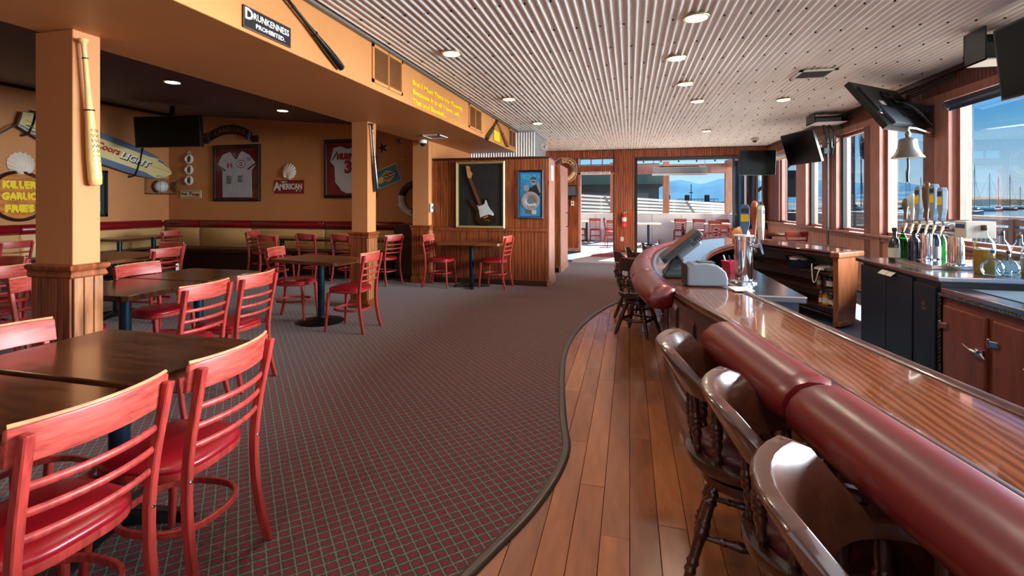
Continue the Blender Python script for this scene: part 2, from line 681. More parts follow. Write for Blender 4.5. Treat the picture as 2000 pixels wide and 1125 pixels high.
PIT = .0676
for i in range(9):
    x0 = XB1 + i * PIT * 10
    x1 = min(x0 + PIT * 10.5, XR)
    for j, (y0, y1) in enumerate(((-4.2, -1.2), (-1.22, 1.9), (1.88, 4.95), (4.93, 8.0), (7.98, 11.1), (11.08, YF + .05))):
        if x0 < XR - .05:
            corrugated(x0, x1, y0, y1, ZC + (.0015 if (i + j) % 2 else 0), .0095, PIT).build('corrugated_sheet', STEELC, cl, smooth=60)
mb = MB()
y = 1.2
while y < YF:
    for k in range(0, 90, 3):
        x = XB1 + (k + 1.75 + (1 if int(y / .62) % 2 else 0)) * PIT
        if x < XR - .1:
            mb.lathe([(.0085, -.0165), (.0085, -.006)], 7, (x, y, ZC + .004))
    y += .62
mb.build('screws', SCREWM, cl, kind='stuff')

zl = lambda x: 2.97 + (-4.7 - x) * .0885
cl2 = structure(MB().loft([[(XB0 - .1, -4.2, zl(XB0) + .06), (XL, -4.2, zl(XL) + .06), (XL, -4.2, zl(XL) + .1), (XB0 - .1, -4.2, zl(XB0) + .1)],
                           [(XB0 - .1, YB, zl(XB0) + .06), (XL, YB, zl(XL) + .06), (XL, YB, zl(XL) + .1), (XB0 - .1, YB, zl(XB0) + .1)]]).build('ceiling_lounge', DGREY))
x = XL
while x < XB0:
    corrugated(x, min(x + PIT * 14, XB0), -4.2, YB, 0, .009, PIT, 6, zl).build('corrugated_sheet', STEELD, cl2, smooth=60)
    x += PIT * 14

# ---- beam
structure(MB().box(XB0, XB1, -4.2, 10.2, ZB, ZC + .02).build('wall_beam', BEAMP, bevel=.004, seg=1))
structure(MB().box(XB1, XB1 + .05, -4.2, 10.2, ZC - .028, ZC + .03).build('trim_2', M('dull_steel_trim', (120, 116, 112), .5, metal=.3), bevel=.006))

# ---- lounge walls
structure(MB().box(XL - .2, XL, -4.3, YB + .2, -.2, 3.7).build('wall_left', ORANGE))
structure(MB().box(XL, -3.72, YB, YB + .2, -.2, 3.7).build('wall_back', ORANGE))
structure(MB().box(XL, XL + .05, -4.2, YB, 3.40, 3.48).build('trim_3', DARKW))
structure(MB().box(-4.3, -3.72, 8.30, 8.9, 0, 1.02).build('wall_bench_end', DARKW, bevel=.006))
# orange wall from the third pillar back to the steel-clad duct
structure(MB().box(-3.72, -3.45, 8.1, YF, 0, ZB + .3).build('wall_hall', ORANGE))


# ---- pillars
def pillar(xa, xb, ya, yb, single, label):
    t = thing('pillar', label, 'pillar', ((xa + xb) / 2, (ya + yb) / 2, 0))
    t['kind'] = 'structure'
    cx, cy = (xa + xb) / 2, (ya + yb) / 2
    a, b = (xb - xa) / 2, (yb - ya) / 2
    MB().box(-a, a, -b, b, .9, ZB).build('shaft', ORANGE, t, bevel=.004, seg=1)
    MB().box(-a - .006, a + .006, -b - .006, b + .006, 0, .95).build('core', DARKW, t)
    f = single_boards if single else boards
    e = .006
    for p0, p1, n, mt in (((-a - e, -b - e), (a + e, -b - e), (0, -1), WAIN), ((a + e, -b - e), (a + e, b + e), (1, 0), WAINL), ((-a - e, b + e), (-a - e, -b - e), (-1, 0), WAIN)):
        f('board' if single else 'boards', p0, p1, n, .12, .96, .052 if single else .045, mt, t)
    mb = MB()
    prof = [(.022, .945), (.03, .955), (.024, .975), (.02, .985), (.036, 1.0), (.04, 1.02), (.03, 1.03), (0, 1.032)]
    mb.loft([[(-a - o, -b - o, z), (a + o, -b - o, z), (a + o, b + o, z), (-a - o, b + o, z)] for o, z in prof])
    mb.build('cap_moulding', WAIN, t, bevel=.002, seg=1)
    MB().loft([[(-a - o, -b - o, z), (a + o, -b - o, z), (a + o, b + o, z), (-a - o, b + o, z)] for o, z in ((.028, 0), (.028, .09), (.02, .12))]).build('plinth', WAIN, t, bevel=.003, seg=1)
    return t


pillar(-3.73, -3.41, 2.305, 2.47, True, 'nearest orange pillar with the pale baseball bat hung on its side')
pillar(-3.66, -3.42, 5.85, 6.07, False, 'middle orange pillar with the dark bat beside the square table')
pillar(-3.76, -3.45, 7.95, 8.09, False, 'far orange pillar with white thermostat beside the panelled partition')

# ---- panelled partition with the guitar
PX0, PX1, PY0, PY1, PZ = -3.45, -1.33, 8.12, 8.72, 2.21
pt = structure(MB().box(PX0, PX1 - .014, PY0, PY1, 0, PZ - .02).build('wall_partition', DARKW))
boards('upper_boards', (PX0, PY0), (PX1 - .014, PY0), (0, -1), 1.0, 1.74, .052, WAIN, pt)
boards('top_boards', (PX0, PY0), (PX1 - .014, PY0), (0, -1), 1.80, 2.18, .052, WAIN, pt)
MB().box(PX0, PX1, PY0 - .012, PY0, 1.74, 1.80).build('joint_strip', WAIN, pt)
boards('lower_boards', (PX0, PY0), (PX1 - .014, PY0), (0, -1), .1, .93, .058, WAIN, pt)
MB().box(PX0, PX1 - .02, PY0 - .035, PY0, .93, .995).build('chair_rail', WAIN, pt, bevel=.012)
MB().box(PX0, PX1 - .01, PY0 - .026, PY0, 0, .1).build('base_board', DARKW, pt, bevel=.006)
MB().box(PX0 - .02, PX1 + .02, PY0 - .03, PY1, PZ - .02, PZ + .012).build('top_cap', DARKW, pt, bevel=.006)
MB().box(PX1 - .014, PX1 + .006, PY0 - .012, PY1, 0, PZ - .02).build('end_panel', PINKW, pt, bevel=.004)
MB().box(PX1 - .03, PX1 + .02, PY0 - .03, PY1 + .01, 0, .11).build('end_base', PINKW, pt, bevel=.006)
MB().box(PX1 + .006, PX1 + .011, PY0 + .2, PY0 + .42, 1.82, 2.08).build('notice', WHITE, pt, label='white notice sheet')
# second partition further on
p2 = structure(MB().box(-3.45, -1.38, 9.8, 10.9, 0, 2.2).build('wall_corridor', DARKW))
boards('boards', (-3.45, 9.8), (-1.38, 9.8), (0, -1), .1, 2.2, .06, WAIN, p2)
MB().box(-1.38, -1.36, 9.79, 10.9, 0, 2.2).build('end_panel', PINKW, p2, bevel=.004)
MB().box(-1.40, -1.345, 9.76, 10.92, 0, .12).build('end_base', PINKW, p2, bevel=.006)
MB().tube([(-1.36, 10.6, .9), (-1.31, 10.6, .92), (-1.31, 10.6, 1.2), (-1.36, 10.6, 1.22)], .012).build('pull_handle', BLACK, p2, smooth=40)
# steel-clad duct above
du = structure(MB().box(-3.45, -2.0, 10.22, 11.7, 2.2, ZC).build('wall_duct', M('galvanised_duct', (190, 196, 202), .4, metal=.7)))
mb = MB()
n = 26 * 8
mb.loft([[(-3.45 + 1.47 * i / n, 10.205 + .018 * math.sin(2 * PI * i / 8), z) for i in range(n + 1)] for z in (2.2, ZC - .03)], closed=False, caps=False)
mb.build('corrugated_cladding', STEELC, du, smooth=60)
el = thing('emergency_light', 'small cream emergency light on the grey steel duct', 'light', (-1.98, 11.0, 2.72))
MB().box(-.02, .06, -.12, .12, -.06, .06).build('body', OFFW, el, bevel=.01)
for q in (-.09, .09):
    MB().lathe([(.03, 0), (.05, .05), (.0, .055)], 12, (.07, q, .0), (1, 0, -.3)).build('lamp_head', OFFW, el, smooth=40)

# ---- far wall with door and wide patio opening
fw = structure(MB().box(-3.45, -1.47, YF, YF + .16, 0, ZC).build('wall_far', DARKW))
DX0, DX1, OX0, OX1 = -1.42, -.46, .17, 3.5
for a, b, z0, z1 in ((-1.47, DX1 + .04, 2.74, ZC), (-1.47, DX1 + .04, 2.30, 2.49), (DX1, OX0, 0, ZC), (OX0, XR, 2.70, ZC), (OX1, XR, 0, 2.7)):
    MB().box(a, b, YF, YF + .16, z0, z1).build('section', DARKW, fw)
for a, b, z0, z1 in ((-3.45, -1.47, .1, 2.6), (-3.45, DX1, 2.74, ZC - .03), (-1.47, DX1, 2.30, 2.49), (DX1 + .02, OX0 - .03, .05, ZC - .03), (OX0 - .03, XR, 2.74, ZC - .03)):
    boards('boards', (a, YF), (b, YF), (0, -1), z0, z1, .062, FARW, fw)
MB().box(-3.45, -1.47, YF - .02, YF, 2.6, 2.72).build('header_board', FARW, fw)
MB().box(-3.45, -1.47, YF - .02, YF, 0, .1).build('base_board', PINKW, fw)
MB().box(DX1 - .012, DX1 + .03, YF - .02, YF + .17, 0, ZC - .02).build('corner_strip', DARKW, fw)
dr = structure(MB().box(DX0 - .05, DX0 + .02, YF - .03, YF + .17, 0, 2.3).build('door_1', PINKW))
MB().box(DX0 - .05, DX1 + .02, YF - .03, YF + .17, 2.26, 2.31).build('head_jamb', PINKW, dr)
w1 = structure(MB().box(-1.43, DX1, YF + .02, YF + .12, 2.48, 2.51).build('window_1', BROWNP))
MB().box(-1.43, DX1, YF + .02, YF + .12, 2.71, 2.74).build('head', BROWNP, w1)
for q in range(4):
    x = -1.43 + .325 * q
    MB().box(x - .012, x + .012, YF + .03, YF + .1, 2.5, 2.72).build('mullion', BROWNP, w1)
MB().box(-1.43, DX1, YF + .06, YF + .066, 2.5, 2.72).build('pane', GLASSW, w1)
w2 = structure(MB().box(OX0 - .03, OX0 + .04, YF - .03, YF + .17, 0, 2.7).build('window_2', BLACK))
MB().box(OX0, OX1, YF - .03, YF + .17, 2.64, 2.71).build('head_track', DGREY, w2)
for q in range(5):
    MB().box(2.75 + q * .15, 2.80 + q * .15, YF + .02 + .02 * q, YF + .12 + .02 * q, 0.02, 2.64).build('folded_panel_stile', (BLACK, BLUEPOLE, WHITE, BLACK, PINKW)[q], w2)
MB().box(2.8, 3.4, YF + .13, YF + .138, .1, 2.6).build('folded_panel_glass', glass('smoked_glass', (.25, .3, .36), .08), w2)

# ---- right wall: sill wall, posts, header, glazing
ZS, ZH = .95, 2.62
rw = structure(MB().box(XR, XR + .16, -4.2, YF + .16, 0, ZS - .03).build('wall_right', PBOARD))
boards('sill_boards', (XR, YF), (XR, 4.4), (-1, 0), .12, ZS - .09, .062, PBOARD, rw)
MB().box(XR - .09, XR + .2, -4.2, YF, ZS - .035, ZS).build('sill', PINKW, rw, bevel=.008)
MB().box(XR - .035, XR, -4.2, YF, ZS - .1, ZS - .035).build('sill_apron', PINKW, rw, bevel=.006)
MB().box(XR - .03, XR, -4.2, YF, 0, .12).build('base_board', PINKW, rw, bevel=.006)
MB().box(XR, XR + .16, -4.2, YF + .16, ZH, ZC + .02).build('header', BROWNP, rw)
boards('header_boards', (XR, YF), (XR, 3.5), (-1, 0), ZH + .1, ZC - .06, .06, BROWNP, rw)
MB().box(XR - .04, XR, -4.2, YF, ZH, ZH + .1).build('header_rail', PINKW, rw, bevel=.008)
MB().box(XR - .07, XR, -4.2, YF, ZC - .07, ZC - .012).build('cornice', DARKW, rw, bevel=.01)
posts = [(6.63, 6.90, PINKW), (6.90, 7.19, BROWNP), (8.22, 8.50, PINKW), (8.50, 8.78, BROWNP), (9.76, 9.98, PINKW), (10.02, 10.42, PINKW), (11.30, 11.90, PINKW), (13.3, 14.3, BROWNP),
         (4.30, 4.5, PINKW), (1.3, 1.5, PINKW), (-1.8, -1.5, PINKW), (-4.2, -3.6, PINKW)]
for i, (a, b, m) in enumerate(posts):
    pr_ = .05 if m is PINKW else .02
    MB().box(XR - pr_, XR + .18, a, b, 0 if i < 4 else ZS, ZH if m is PINKW else ZC - .03).build('post', m, rw, bevel=.008)
wins = [(4.5, 6.63), (7.19, 8.22), (8.78, 9.76), (10.42, 11.30), (11.90, 13.3), (1.5, 4.3), (-1.5, 1.3), (-3.6, -1.8)]
for i, (a, b) in enumerate(wins):
    w = structure(MB().box(XR + .04, XR + .11, a, b, ZS, ZS + .045).build('window_%d' % (i + 3), PINKW, bevel=.004))
    MB().box(XR + .04, XR + .11, a, b, ZH - .045, ZH).build('head', PINKW, w, bevel=.004)
    for q in (a + .02, b - .02):
        MB().box(XR + .04, XR + .11, q - .025, q + .025, ZS, ZH).build('stile', BLACK if i in (2, 3) else PINKW, w, bevel=.004)
    MB().box(XR + .07, XR + .076, a + .03, b - .03, ZS + .03, ZH - .03).build('pane', GLASSW, w)
# wall behind the camera with its own windows
rwall = structure(MB().box(-10.3, 3.8, -4.36, -4.2, 0, .9).build('wall_rear', ORANGE))
MB().box(-10.3, 3.8, -4.36, -4.2, 2.6, 3.7).build('header', ORANGE, rwall)
for a, b in ((-10.3, -4.2), (-.75, -.45), (2.9, 3.8)):
    MB().box(a, b, -4.36, -4.2, .9, 2.6).build('pier', ORANGE, rwall)
for i, (a, b) in enumerate(((-4.2, -.75), (-.45, 2.9))):
    w = structure(MB().box(a, b, -4.3, -4.24, .9, .95).build('window_%d' % (i + 11), PINKW))
    MB().box(a, b, -4.28, -4.274, .95, 2.6).build('pane', GLASSW, w)
# vertical conduit pole by the window wall
c_ = MB().tube([(XR - .14, 9.88, 0), (XR - .14, 9.88, ZC - .02)], .022, 10).build('conduit_pole', M('grey_metal', (120, 118, 118), .4, metal=.6), smooth=40)
tag(c_, 'thin grey vertical pole in front of the window wall', 'pole')


# ================================================================ CHAIRS
def arc3(xh, y_end, y_mid, z, n=9):
    return [(xh * (2 * i / n - 1), y_end + (y_mid - y_end) * (1 - (2 * i / n - 1) ** 2), z) for i in range(n + 1)]


def rail_mesh(xh, ye, ym, z0, z1, th, rake=0.0, n=10):
    """curved board: sections across its length"""
    secs = []
    for x, y, _ in arc3(xh, ye, ym, 0, n):
        k = abs(x) / xh
        zt = z1 - (.006 * k ** 4)
        secs.append([(x, y - th / 2, z0), (x, y + th / 2, z0), (x, y + th / 2 + rake, zt - .004), (x, y + th / 2 + rake - .003, zt), (x, y - th / 2 + rake + .003, zt), (x, y - th / 2 + rake, zt - .004)])
    return MB().loft(secs)


def make_chair(label):
    t = thing('dining_chair', label, 'chair')
    # seat
    outl = []
    for k in range(32):
        a = 2 * PI * k / 32
        ca, sa = math.cos(a), math.sin(a)
        e = .62
        x = math.copysign(abs(ca) ** e, ca) * (.2 + .012 * sa)
        y = math.copysign(abs(sa) ** e, sa) * .2 + .005
        outl.append((x, y))
    mb = MB()
    mb.loft([[(x * s, y * s, z) for x, y in outl] for s, z in ((.94, .425), (.99, .43), (1, .44), (1, .457))])
    mb.build('seat_frame', RED, t, smooth=40)
    mb = MB()
    mb.loft([[(x * s, y * s, z) for x, y in outl] for s, z in ((.985, .457), (1.0, .466), (.985, .476), (.92, .485), (.75, .492), (.45, .496), (.1, .498))])
    mb.build('seat', VINYL, t, smooth=50)
    for s in (-1, 1):
        mb = MB()
        pts = [(.186 * s, -.262, 0), (.180 * s, -.232, .12), (.176 * s, -.208, .28), (.176 * s, -.203, .44), (.178 * s, -.222, .6), (.182 * s, -.252, .75), (.184 * s, -.272, .845)]
        P = smoothpoly(pts, 3)
        secs = []
        for i, p in enumerate(P):
            w, d = .026, .034 - .008 * max(0, p.z - .45)
            secs.append([p + Vector((a * w / 2, b * d / 2, 0)) for a, b in ((-1, -1), (1, -1), (1, 1), (-1, 1))])
        mb.loft(secs)
        lg = mb.build('leg', RED, t, smooth=38, bevel=.004, seg=1)
        MB().lathe([(.007, 0), (.005, .004), (0, .005)], 10, (.176 * s, -.221, .443), (0, -1, 0)).build('bolt', CHROME, lg)
        MB().bar((.178 * s, .172, .43), (.192 * s, .2, 0), .036, .034, .024, .024).build('leg', RED, t, bevel=.005, seg=1)
    tr = rail_mesh(.208, -.222, -.268, .762, .866, .018, -.014).build('top_rail', REDH, t, smooth=38, bevel=.003, seg=1)
    mb = MB()
    mb.tube([(x, y - .014, .8665) for x, y, _ in arc3(.204, -.222, -.268, 0, 10)], .0062, 6)
    mb.build('worn_edge', REDEDGE, tr, smooth=60)
    for z, ye in ((.700, -.238), (.630, -.226), (.560, -.215)):
        mb = MB()
        secs = []
        for x, y, _ in arc3(.174, ye, ye - .036, 0, 8):
            secs.append([(x, y + .008 * math.cos(2 * PI * k / 8), z + .012 * math.sin(2 * PI * k / 8)) for k in range(8)])
        mb.loft(secs)
        mb.build('slat', RED, t, smooth=50)
    ring = []
    for k in range(28):
        a = 2 * PI * k / 28
        ring.append((math.copysign(abs(math.cos(a)) ** .8, math.cos(a)) * .172, math.copysign(abs(math.sin(a)) ** .8, math.sin(a)) * .185 - .012, .235))
    mb = MB()
    secs = []
    for k, p in enumerate(ring):
        c = Vector((0, 0, .235))
        d = (Vector(p) - c).normalized()
        secs.append([Vector(p) + d * a + Vector((0, 0, b)) for a, b in ((-.008, -.013), (.008, -.013), (.008, .013), (-.008, .013))])
    secs.append(secs[0])
    mb.loft(secs, True, False)
    mb.build('stretcher', RED, t, smooth=38, bevel=.003, seg=1)
    return t


chair0 = make_chair('')
remember(chair0)
chair_used = [0]


def chair(rx, ry, rz, label, group='red ladder-back chairs'):
    """(rx, ry): centre of the top rail; rz: 0 faces +Y"""
    off = Vector((math.sin(rz) * -.27, math.cos(rz) * .27))
    loc = (rx + off.x, ry + off.y, .008)
    if not chair_used[0]:
        chair_used[0] = 1
        chair0.location = loc
        chair0.rotation_euler = (0, 0, rz)
        chair0['label'] = label
        chair0['group'] = group
        return chair0
    return dup(chair0, loc, rz, label, group)


FL, FR, FY, FN = PI / 2, -PI / 2, 0, PI     # facing -X, +X, +Y, -Y
chair(-1.435, 1.055, FL - .02, 'red ladder-back chair closest to the camera, at the nearest dark table')
chair(-1.45, 1.55, FL + .1, 'red ladder-back chair just behind the nearest one, its seat under the dark table')
chair(-2.71, 1.52, FR, 'red chair across the near dark table, pale pink inside of its top rail showing')
chair(-2.80, 2.73, FL + .02, 'red chair in the aisle at the middle table, seen over the near table')
chair(-2.80, 3.20, FL + .05, 'red chair in the aisle beyond the middle table, full seat and bolt visible')
chair(-4.34, 3.44, FR, 'red chair facing the aisle across the two middle tables right of the nearest pillar')
chair(-4.25, 5.07, FR + .22, 'red chair on the left side of the single table by the middle pillar', 'chairs at the pillar table')
chair(-2.78, 4.87, FL, 'red chair on the right side of the single table by the middle pillar', 'chairs at the pillar table')
chair(-7.25, 8.05, FR + .15, 'red chair facing right at the left end of the back bench tables', 'chairs along the back bench')
chair(-6.05, 7.05, FY, 'red chair with its back to the room, left of three at the back bench', 'chairs along the back bench')
chair(-5.64, 7.53, FY, 'red chair with its back to the room, middle of three at the back bench', 'chairs along the back bench')
chair(-4.92, 7.50, FY, 'red chair at the back bench half hidden by the middle pillar', 'chairs along the back bench')
chair(-3.93, 7.62, PI / 4 + .45, 'red chair standing alone between the middle and far pillars')
chair(-3.40, 7.74, FR - .05, 'red chair left of the small table below the framed guitar', 'chairs at the partition table')
chair(-1.94, 7.80, FL - .12, 'red chair right of the small table below the framed guitar', 'chairs at the partition table')
chair(-8.80, 7.70, FL, 'small red chair at the lounge table before the corner bench', 'chairs in the back of the lounge')
chair(-6.2, 5.46, FN, 'dark-looking red chair facing the camera beyond the brown lounge table', 'chairs in the back of the lounge')
chair(-5.44, 4.72, FL, 'red chair with two white paper slips behind its slats at the brown lounge table', 'chairs in the back of the lounge')
chair(-8.6, 5.10, FL, 'red chair left of the nearest pillar, furthest back below the barrel sign', 'chairs left of the nearest pillar')
chair(-6.15, 3.62, FN, 'dark red chair facing the camera left of the nearest pillar', 'chairs left of the nearest pillar')
chair(-5.25, 3.02, FL - .05, 'orange-red chair cut by the left picture edge, its back to the aisle', 'chairs left of the nearest pillar')
chair(-4.36, 2.72, FR, 'red chair half hidden behind the nearest pillar, only rail end and post visible', 'chairs left of the nearest pillar')
slips = thing('paper_slip', 'white paper slip stuck behind the slats of the lounge chair', 'paper', (-5.47, 4.86, .63))
slips.parent = None
MB().box(-.002, .002, -.02, .02, -.05, .04).build('sheet', WHITE, slips)


# ================================================================ TABLES
def make_table(name, label, cx, cy, w, l, rz=0, base='cross', top=TABLE, group='dark dining tables', h=.765, poles=((0, 0),)):
    t = thing(name, label, 'table', (cx, cy, .008), rz, group)
    h -= .008
    a, b, c = w / 2, l / 2, .03
    poly = [(-a + c, -b), (a - c, -b), (a, -b + c), (a, b - c), (a - c, b), (-a + c, b), (-a, b - c), (-a, -b + c)]
    MB().prism(poly, h - .042, h).build('top', top, t, bevel=.005)
    for px, py in poles:
        MB().box(px - .12, px + .12, py - .12, py + .12, h - .052, h - .041).build('mounting_plate', IRON, t)
        MB().tube([(px, py, .02), (px, py, h - .05)], .04, 16).build('pole', BLUEPOLE, t, smooth=40)
        if base == 'round':
            MB().lathe([(.26, 0), (.265, .008), (.25, .018), (.12, .035), (.055, .055), (.045, .075)], 36, (px, py, 0)).build('base', IRON, t, smooth=40)
        else:
            mb = MB()
            for k in range(4):
                q = PI / 4 * 0 + k * PI / 2 + (.35 if base == 'cross' else 0)
                d = Vector((math.cos(q), math.sin(q), 0))
                s = Vector((-d.y, d.x, 0))
                o = Vector((px, py, 0))
                mb.loft([[o + d * r - s * ww + Vector((0, 0, z0)), o + d * r + s * ww + Vector((0, 0, z0)), o + d * r + s * ww * .7 + Vector((0, 0, z1)), o + d * r - s * ww * .7 + Vector((0, 0, z1))]
                         for r, ww, z0, z1 in ((.02, .04, .01, .08), (.16, .032, .012, .055), (.28, .03, .0, .04), (.31, .026, 0, .012))])
            mb.build('base', IRON, t, bevel=.004, seg=1)
    return t


G2 = 'dark tables left of the aisle'
make_table('dining_table', 'dark brown table nearest the camera, cut by the left picture edge', -2.19, 1.035, .92, .60, group=G2)
make_table('dining_table', 'dark brown table with the pillar reflection, second from the camera', -2.19, 1.665, .91, .585, group=G2)
make_table('dining_table', 'dark table at the right foot of the nearest pillar, before a twin', -3.86, 2.98, .84, .66, group=G2)
make_table('dining_table', 'dark table touching the far side of its twin behind the nearest pillar', -3.88, 3.665, .84, .66, group=G2)
make_table('dining_table', 'single brown table on a round black foot beside the middle pillar', -3.58, 5.07, 1.0, .60, -.16, 'round', TABLEL)
make_table('lounge_table', 'brown table with pale edge in the lounge behind the nearest pillar', -6.25, 4.72, 1.0, .92, top=TABLEL)
make_table('lounge_table', 'left of two small tables along the left wall bench', -9.34, 7.1, .8, .64, group='tables along the benches')
make_table('lounge_table', 'right of two small tables along the left wall bench', -9.34, 7.77, .8, .64, group='tables along the benches')
make_table('lounge_table', 'leftmost table before the back wall bench', -6.52, 8.02, 1.05, .6, group='tables along the benches')
make_table('lounge_table', 'middle table before the back wall bench', -5.4, 8.02, 1.05, .6, group='tables along the benches')
make_table('lounge_table', 'small table before the back bench, showing right of the middle pillar', -4.55, 8.02, .6, .6, group='tables along the benches')
make_table('wall_table', 'narrow table against the partition below the framed guitar', -2.6, 7.80, 1.1, .54, top=TABLEL, base='cross')
make_table('lounge_table', 'dark table left of the nearest pillar with a pale worn edge', -5.95, 2.98, 1.0, .84, group=G2)


# ================================================================ BENCHES
def bench(label, length, cuts, loc, rz):
    t = thing('banquette', label, 'bench', loc, rz, 'wall benches')
    MB().box(0, length, .06, .55, 0, .36).build('base', SEATD, t)
    xs = [0] + cuts + [length]
    for a, b in zip(xs, xs[1:]):
        MB().box(a + .004, b - .004, .12, .6, .36, .47).build('seat_cushion', SEATD, t, smooth=40, bevel=.03, seg=3)
        mb = MB()
        secs = [[(x, .0, .46), (x, .13, .46), (x, .12 + dd, .6), (x, .12 + dd, .78), (x, .1, .87), (x, 0, .87)] for x, dd in ((a + .004, -.02), (a + .05, .02), (b - .05, .02), (b - .004, -.02))]
        mb.loft(secs)
        mb.build('back_cushion', CREAMV, t, smooth=50)
        mb = MB()
        secs = []
        for x, r in ((a + .004, .07), (a + .03, .088), (b - .03, .088), (b - .004, .07)):
            secs.append([(x, .075 + r * math.cos(2 * PI * k / 16) * .85, .955 + r * math.sin(2 * PI * k / 16)) for k in range(16)])
        mb.loft(secs)
        mb.build('bolster', MAROON, t, smooth=50)
    return t


# along the back wall (local y runs out from the wall)
bench('tan and red vinyl bench along the back wall below the jerseys', 5.85, [1.75, 3.55, 4.9], (-4.36, YB - .005, .008), PI)
bench('tan and red vinyl bench along the left wall below the surfboard', 10.6, [2.6, 4.6, 6.3, 8.3], (XL + .005, 8.66, .008), -PI / 2)


# ================================================================ BAR
PAIRS = [((1.06, -.8), (1.50, -.75)), ((.708, 1.09), (1.13, 1.17)), ((.483, 2.31), (.90, 2.36)), ((.345, 2.9), (.80, 2.95)), ((.24, 3.5), (.71, 3.5)), ((.19, 4.1), (.66, 4.1)), ((.196, 4.8), (.67, 4.65)),
         ((.29, 5.75), (.80, 5.45)), ((.48, 6.55), (.98, 6.15)), ((.707, 7.2), (1.18, 6.68)), ((.95, 7.8), (1.38, 7.1)), ((1.25, 8.35), (1.55, 7.4)), ((1.573, 8.66), (1.69, 7.52)), ((1.9, 8.55), (1.80, 7.42)),
         ((2.15, 8.2), (1.90, 7.15)), ((2.42, 7.65), (2.04, 6.8)), ((2.62, 7.04), (2.2, 6.45)), ((2.69, 6.72), (2.26, 6.3))]
BO = smoothpoly([(*a, 0) for a, b in PAIRS], 5)
BI = smoothpoly([(*b, 0) for a, b in PAIRS], 5)
NB = len(BO)
BNORM = []
for i in range(NB):
    tt = (BO[min(i + 1, NB - 1)] - BO[max(i - 1, 0)]).normalized()
    BNORM.append(Vector((-tt.y, tt.x, 0)))          # outward, towards the guests
INORM = []
for i in range(NB):
    tt = (BI[min(i + 1, NB - 1)] - BI[max(i - 1, 0)]).normalized()
    INORM.append(Vector((tt.y, -tt.x, 0)))
ZT = .86
bar = thing('bar_counter', 'long U-shaped glossy oak bar counter with dark panelled front', 'bar')
mb = MB()
Zv = Vector((0, 0, 1))
secs = []
for i in range(NB):
    secs.append([BO[i] - BNORM[i] * .03 + Zv * (ZT - .006), BI[i] - INORM[i] * .03 + Zv * (ZT - .006), BI[i] - INORM[i] * .03 + Zv * (ZT - .05), BO[i] - BNORM[i] * .03 + Zv * (ZT - .05)])
mb.loft(secs)
mb.build('counter_top', BARTOP, bar, smooth=30)
for nm, E_, N_, k in (('outer_nosing', BO, BNORM, 1), ('inner_nosing', BI, INORM, 1)):
    mb = MB()
    secs = []
    for i in range(NB):
        secs.append([E_[i] + N_[i] * a + Zv * (ZT + b) for a, b in ((-.045, -.004), (-.035, .004), (-.015, .007), (.0, .002), (.006, -.012), (.0, -.03), (-.012, -.04), (-.012, -.062), (-.045, -.062))])
    mb.loft(secs)
    mb.build(nm, BARWOOD, bar, smooth=40)
# front panelling: frames and raised panels following the curve
mb = MB()
secs = [[BO[i] - BNORM[i] * .13 + Zv * .0, BO[i] - BNORM[i] * .13 + Zv * (ZT - .05), BO[i] - BNORM[i] * .16 + Zv * (ZT - .05), BO[i] - BNORM[i] * .16] for i in range(NB)]
mb.loft(secs)
mb.build('front_panelling', BARWOOD, bar, smooth=30)
for i in range(2, NB - 3, 4):
    for z0, z1 in ((.16, .66),):
        mb = MB()
        secs = [[BO[j] - BNORM[j] * .13 + Zv * z0, BO[j] - BNORM[j] * .13 + Zv * z1, BO[j] - BNORM[j] * .118 + Zv * (z1 - .03), BO[j] - BNORM[j] * .118 + Zv * (z0 + .03)] for j in (i, i + 1, i + 2, i + 3)]
        mb.loft(secs)
        mb.build('raised_panel', BARWOOD, bar)
mb = MB()
mb.loft([[BO[i] - BNORM[i] * .13, BO[i] - BNORM[i] * .13 + Zv * .1, BO[i] - BNORM[i] * .112 + Zv * .09, BO[i] - BNORM[i] * .11] for i in range(NB)])
mb.build('kick_board', BARWOOD, bar)
# inner side of the near leg
mb = MB()
iA, iB = 0, 32
mb.loft([[BI[i] - INORM[i] * .1, BI[i] - INORM[i] * .1 + Zv * (ZT - .05), BI[i] - INORM[i] * .12 + Zv * (ZT - .05), BI[i] - INORM[i] * .12] for i in range(iA, iB)])
mb.build('inner_panelling', DARKW, bar)
# end panel of the far leg (towards the camera)
a0, a1 = Vector((2.255, 6.29, 0)), Vector((2.63, 6.64, 0))
td = (a1 - a0).normalized()
nd = Vector((td.y, -td.x, 0))
endw = M('end_panel_wood', (138, 78, 44), .35, grain=(20, 20, 2.5), amt=.35, coat=.25)
MB().plate([a0 + td * .04 + nd * .0, a1 - td * .10, a1 - td * .02 + Zv * (ZT - .06), a0 + td * .04 + Zv * (ZT - .06)], nd * .06).build('end_panel', endw, bar, bevel=.008)
MB().obox((a0 + a1) / 2 + nd * .05 + Zv * (ZT - .035), td * .28, nd * .05, (0, 0, .03)).build('end_cap', endw, bar, bevel=.012)
MB().obox(a0 + td * .16 + nd * .04 + Zv * .03, td * .12, nd * .045, (0, 0, .03)).build('end_foot', endw, bar, bevel=.012)
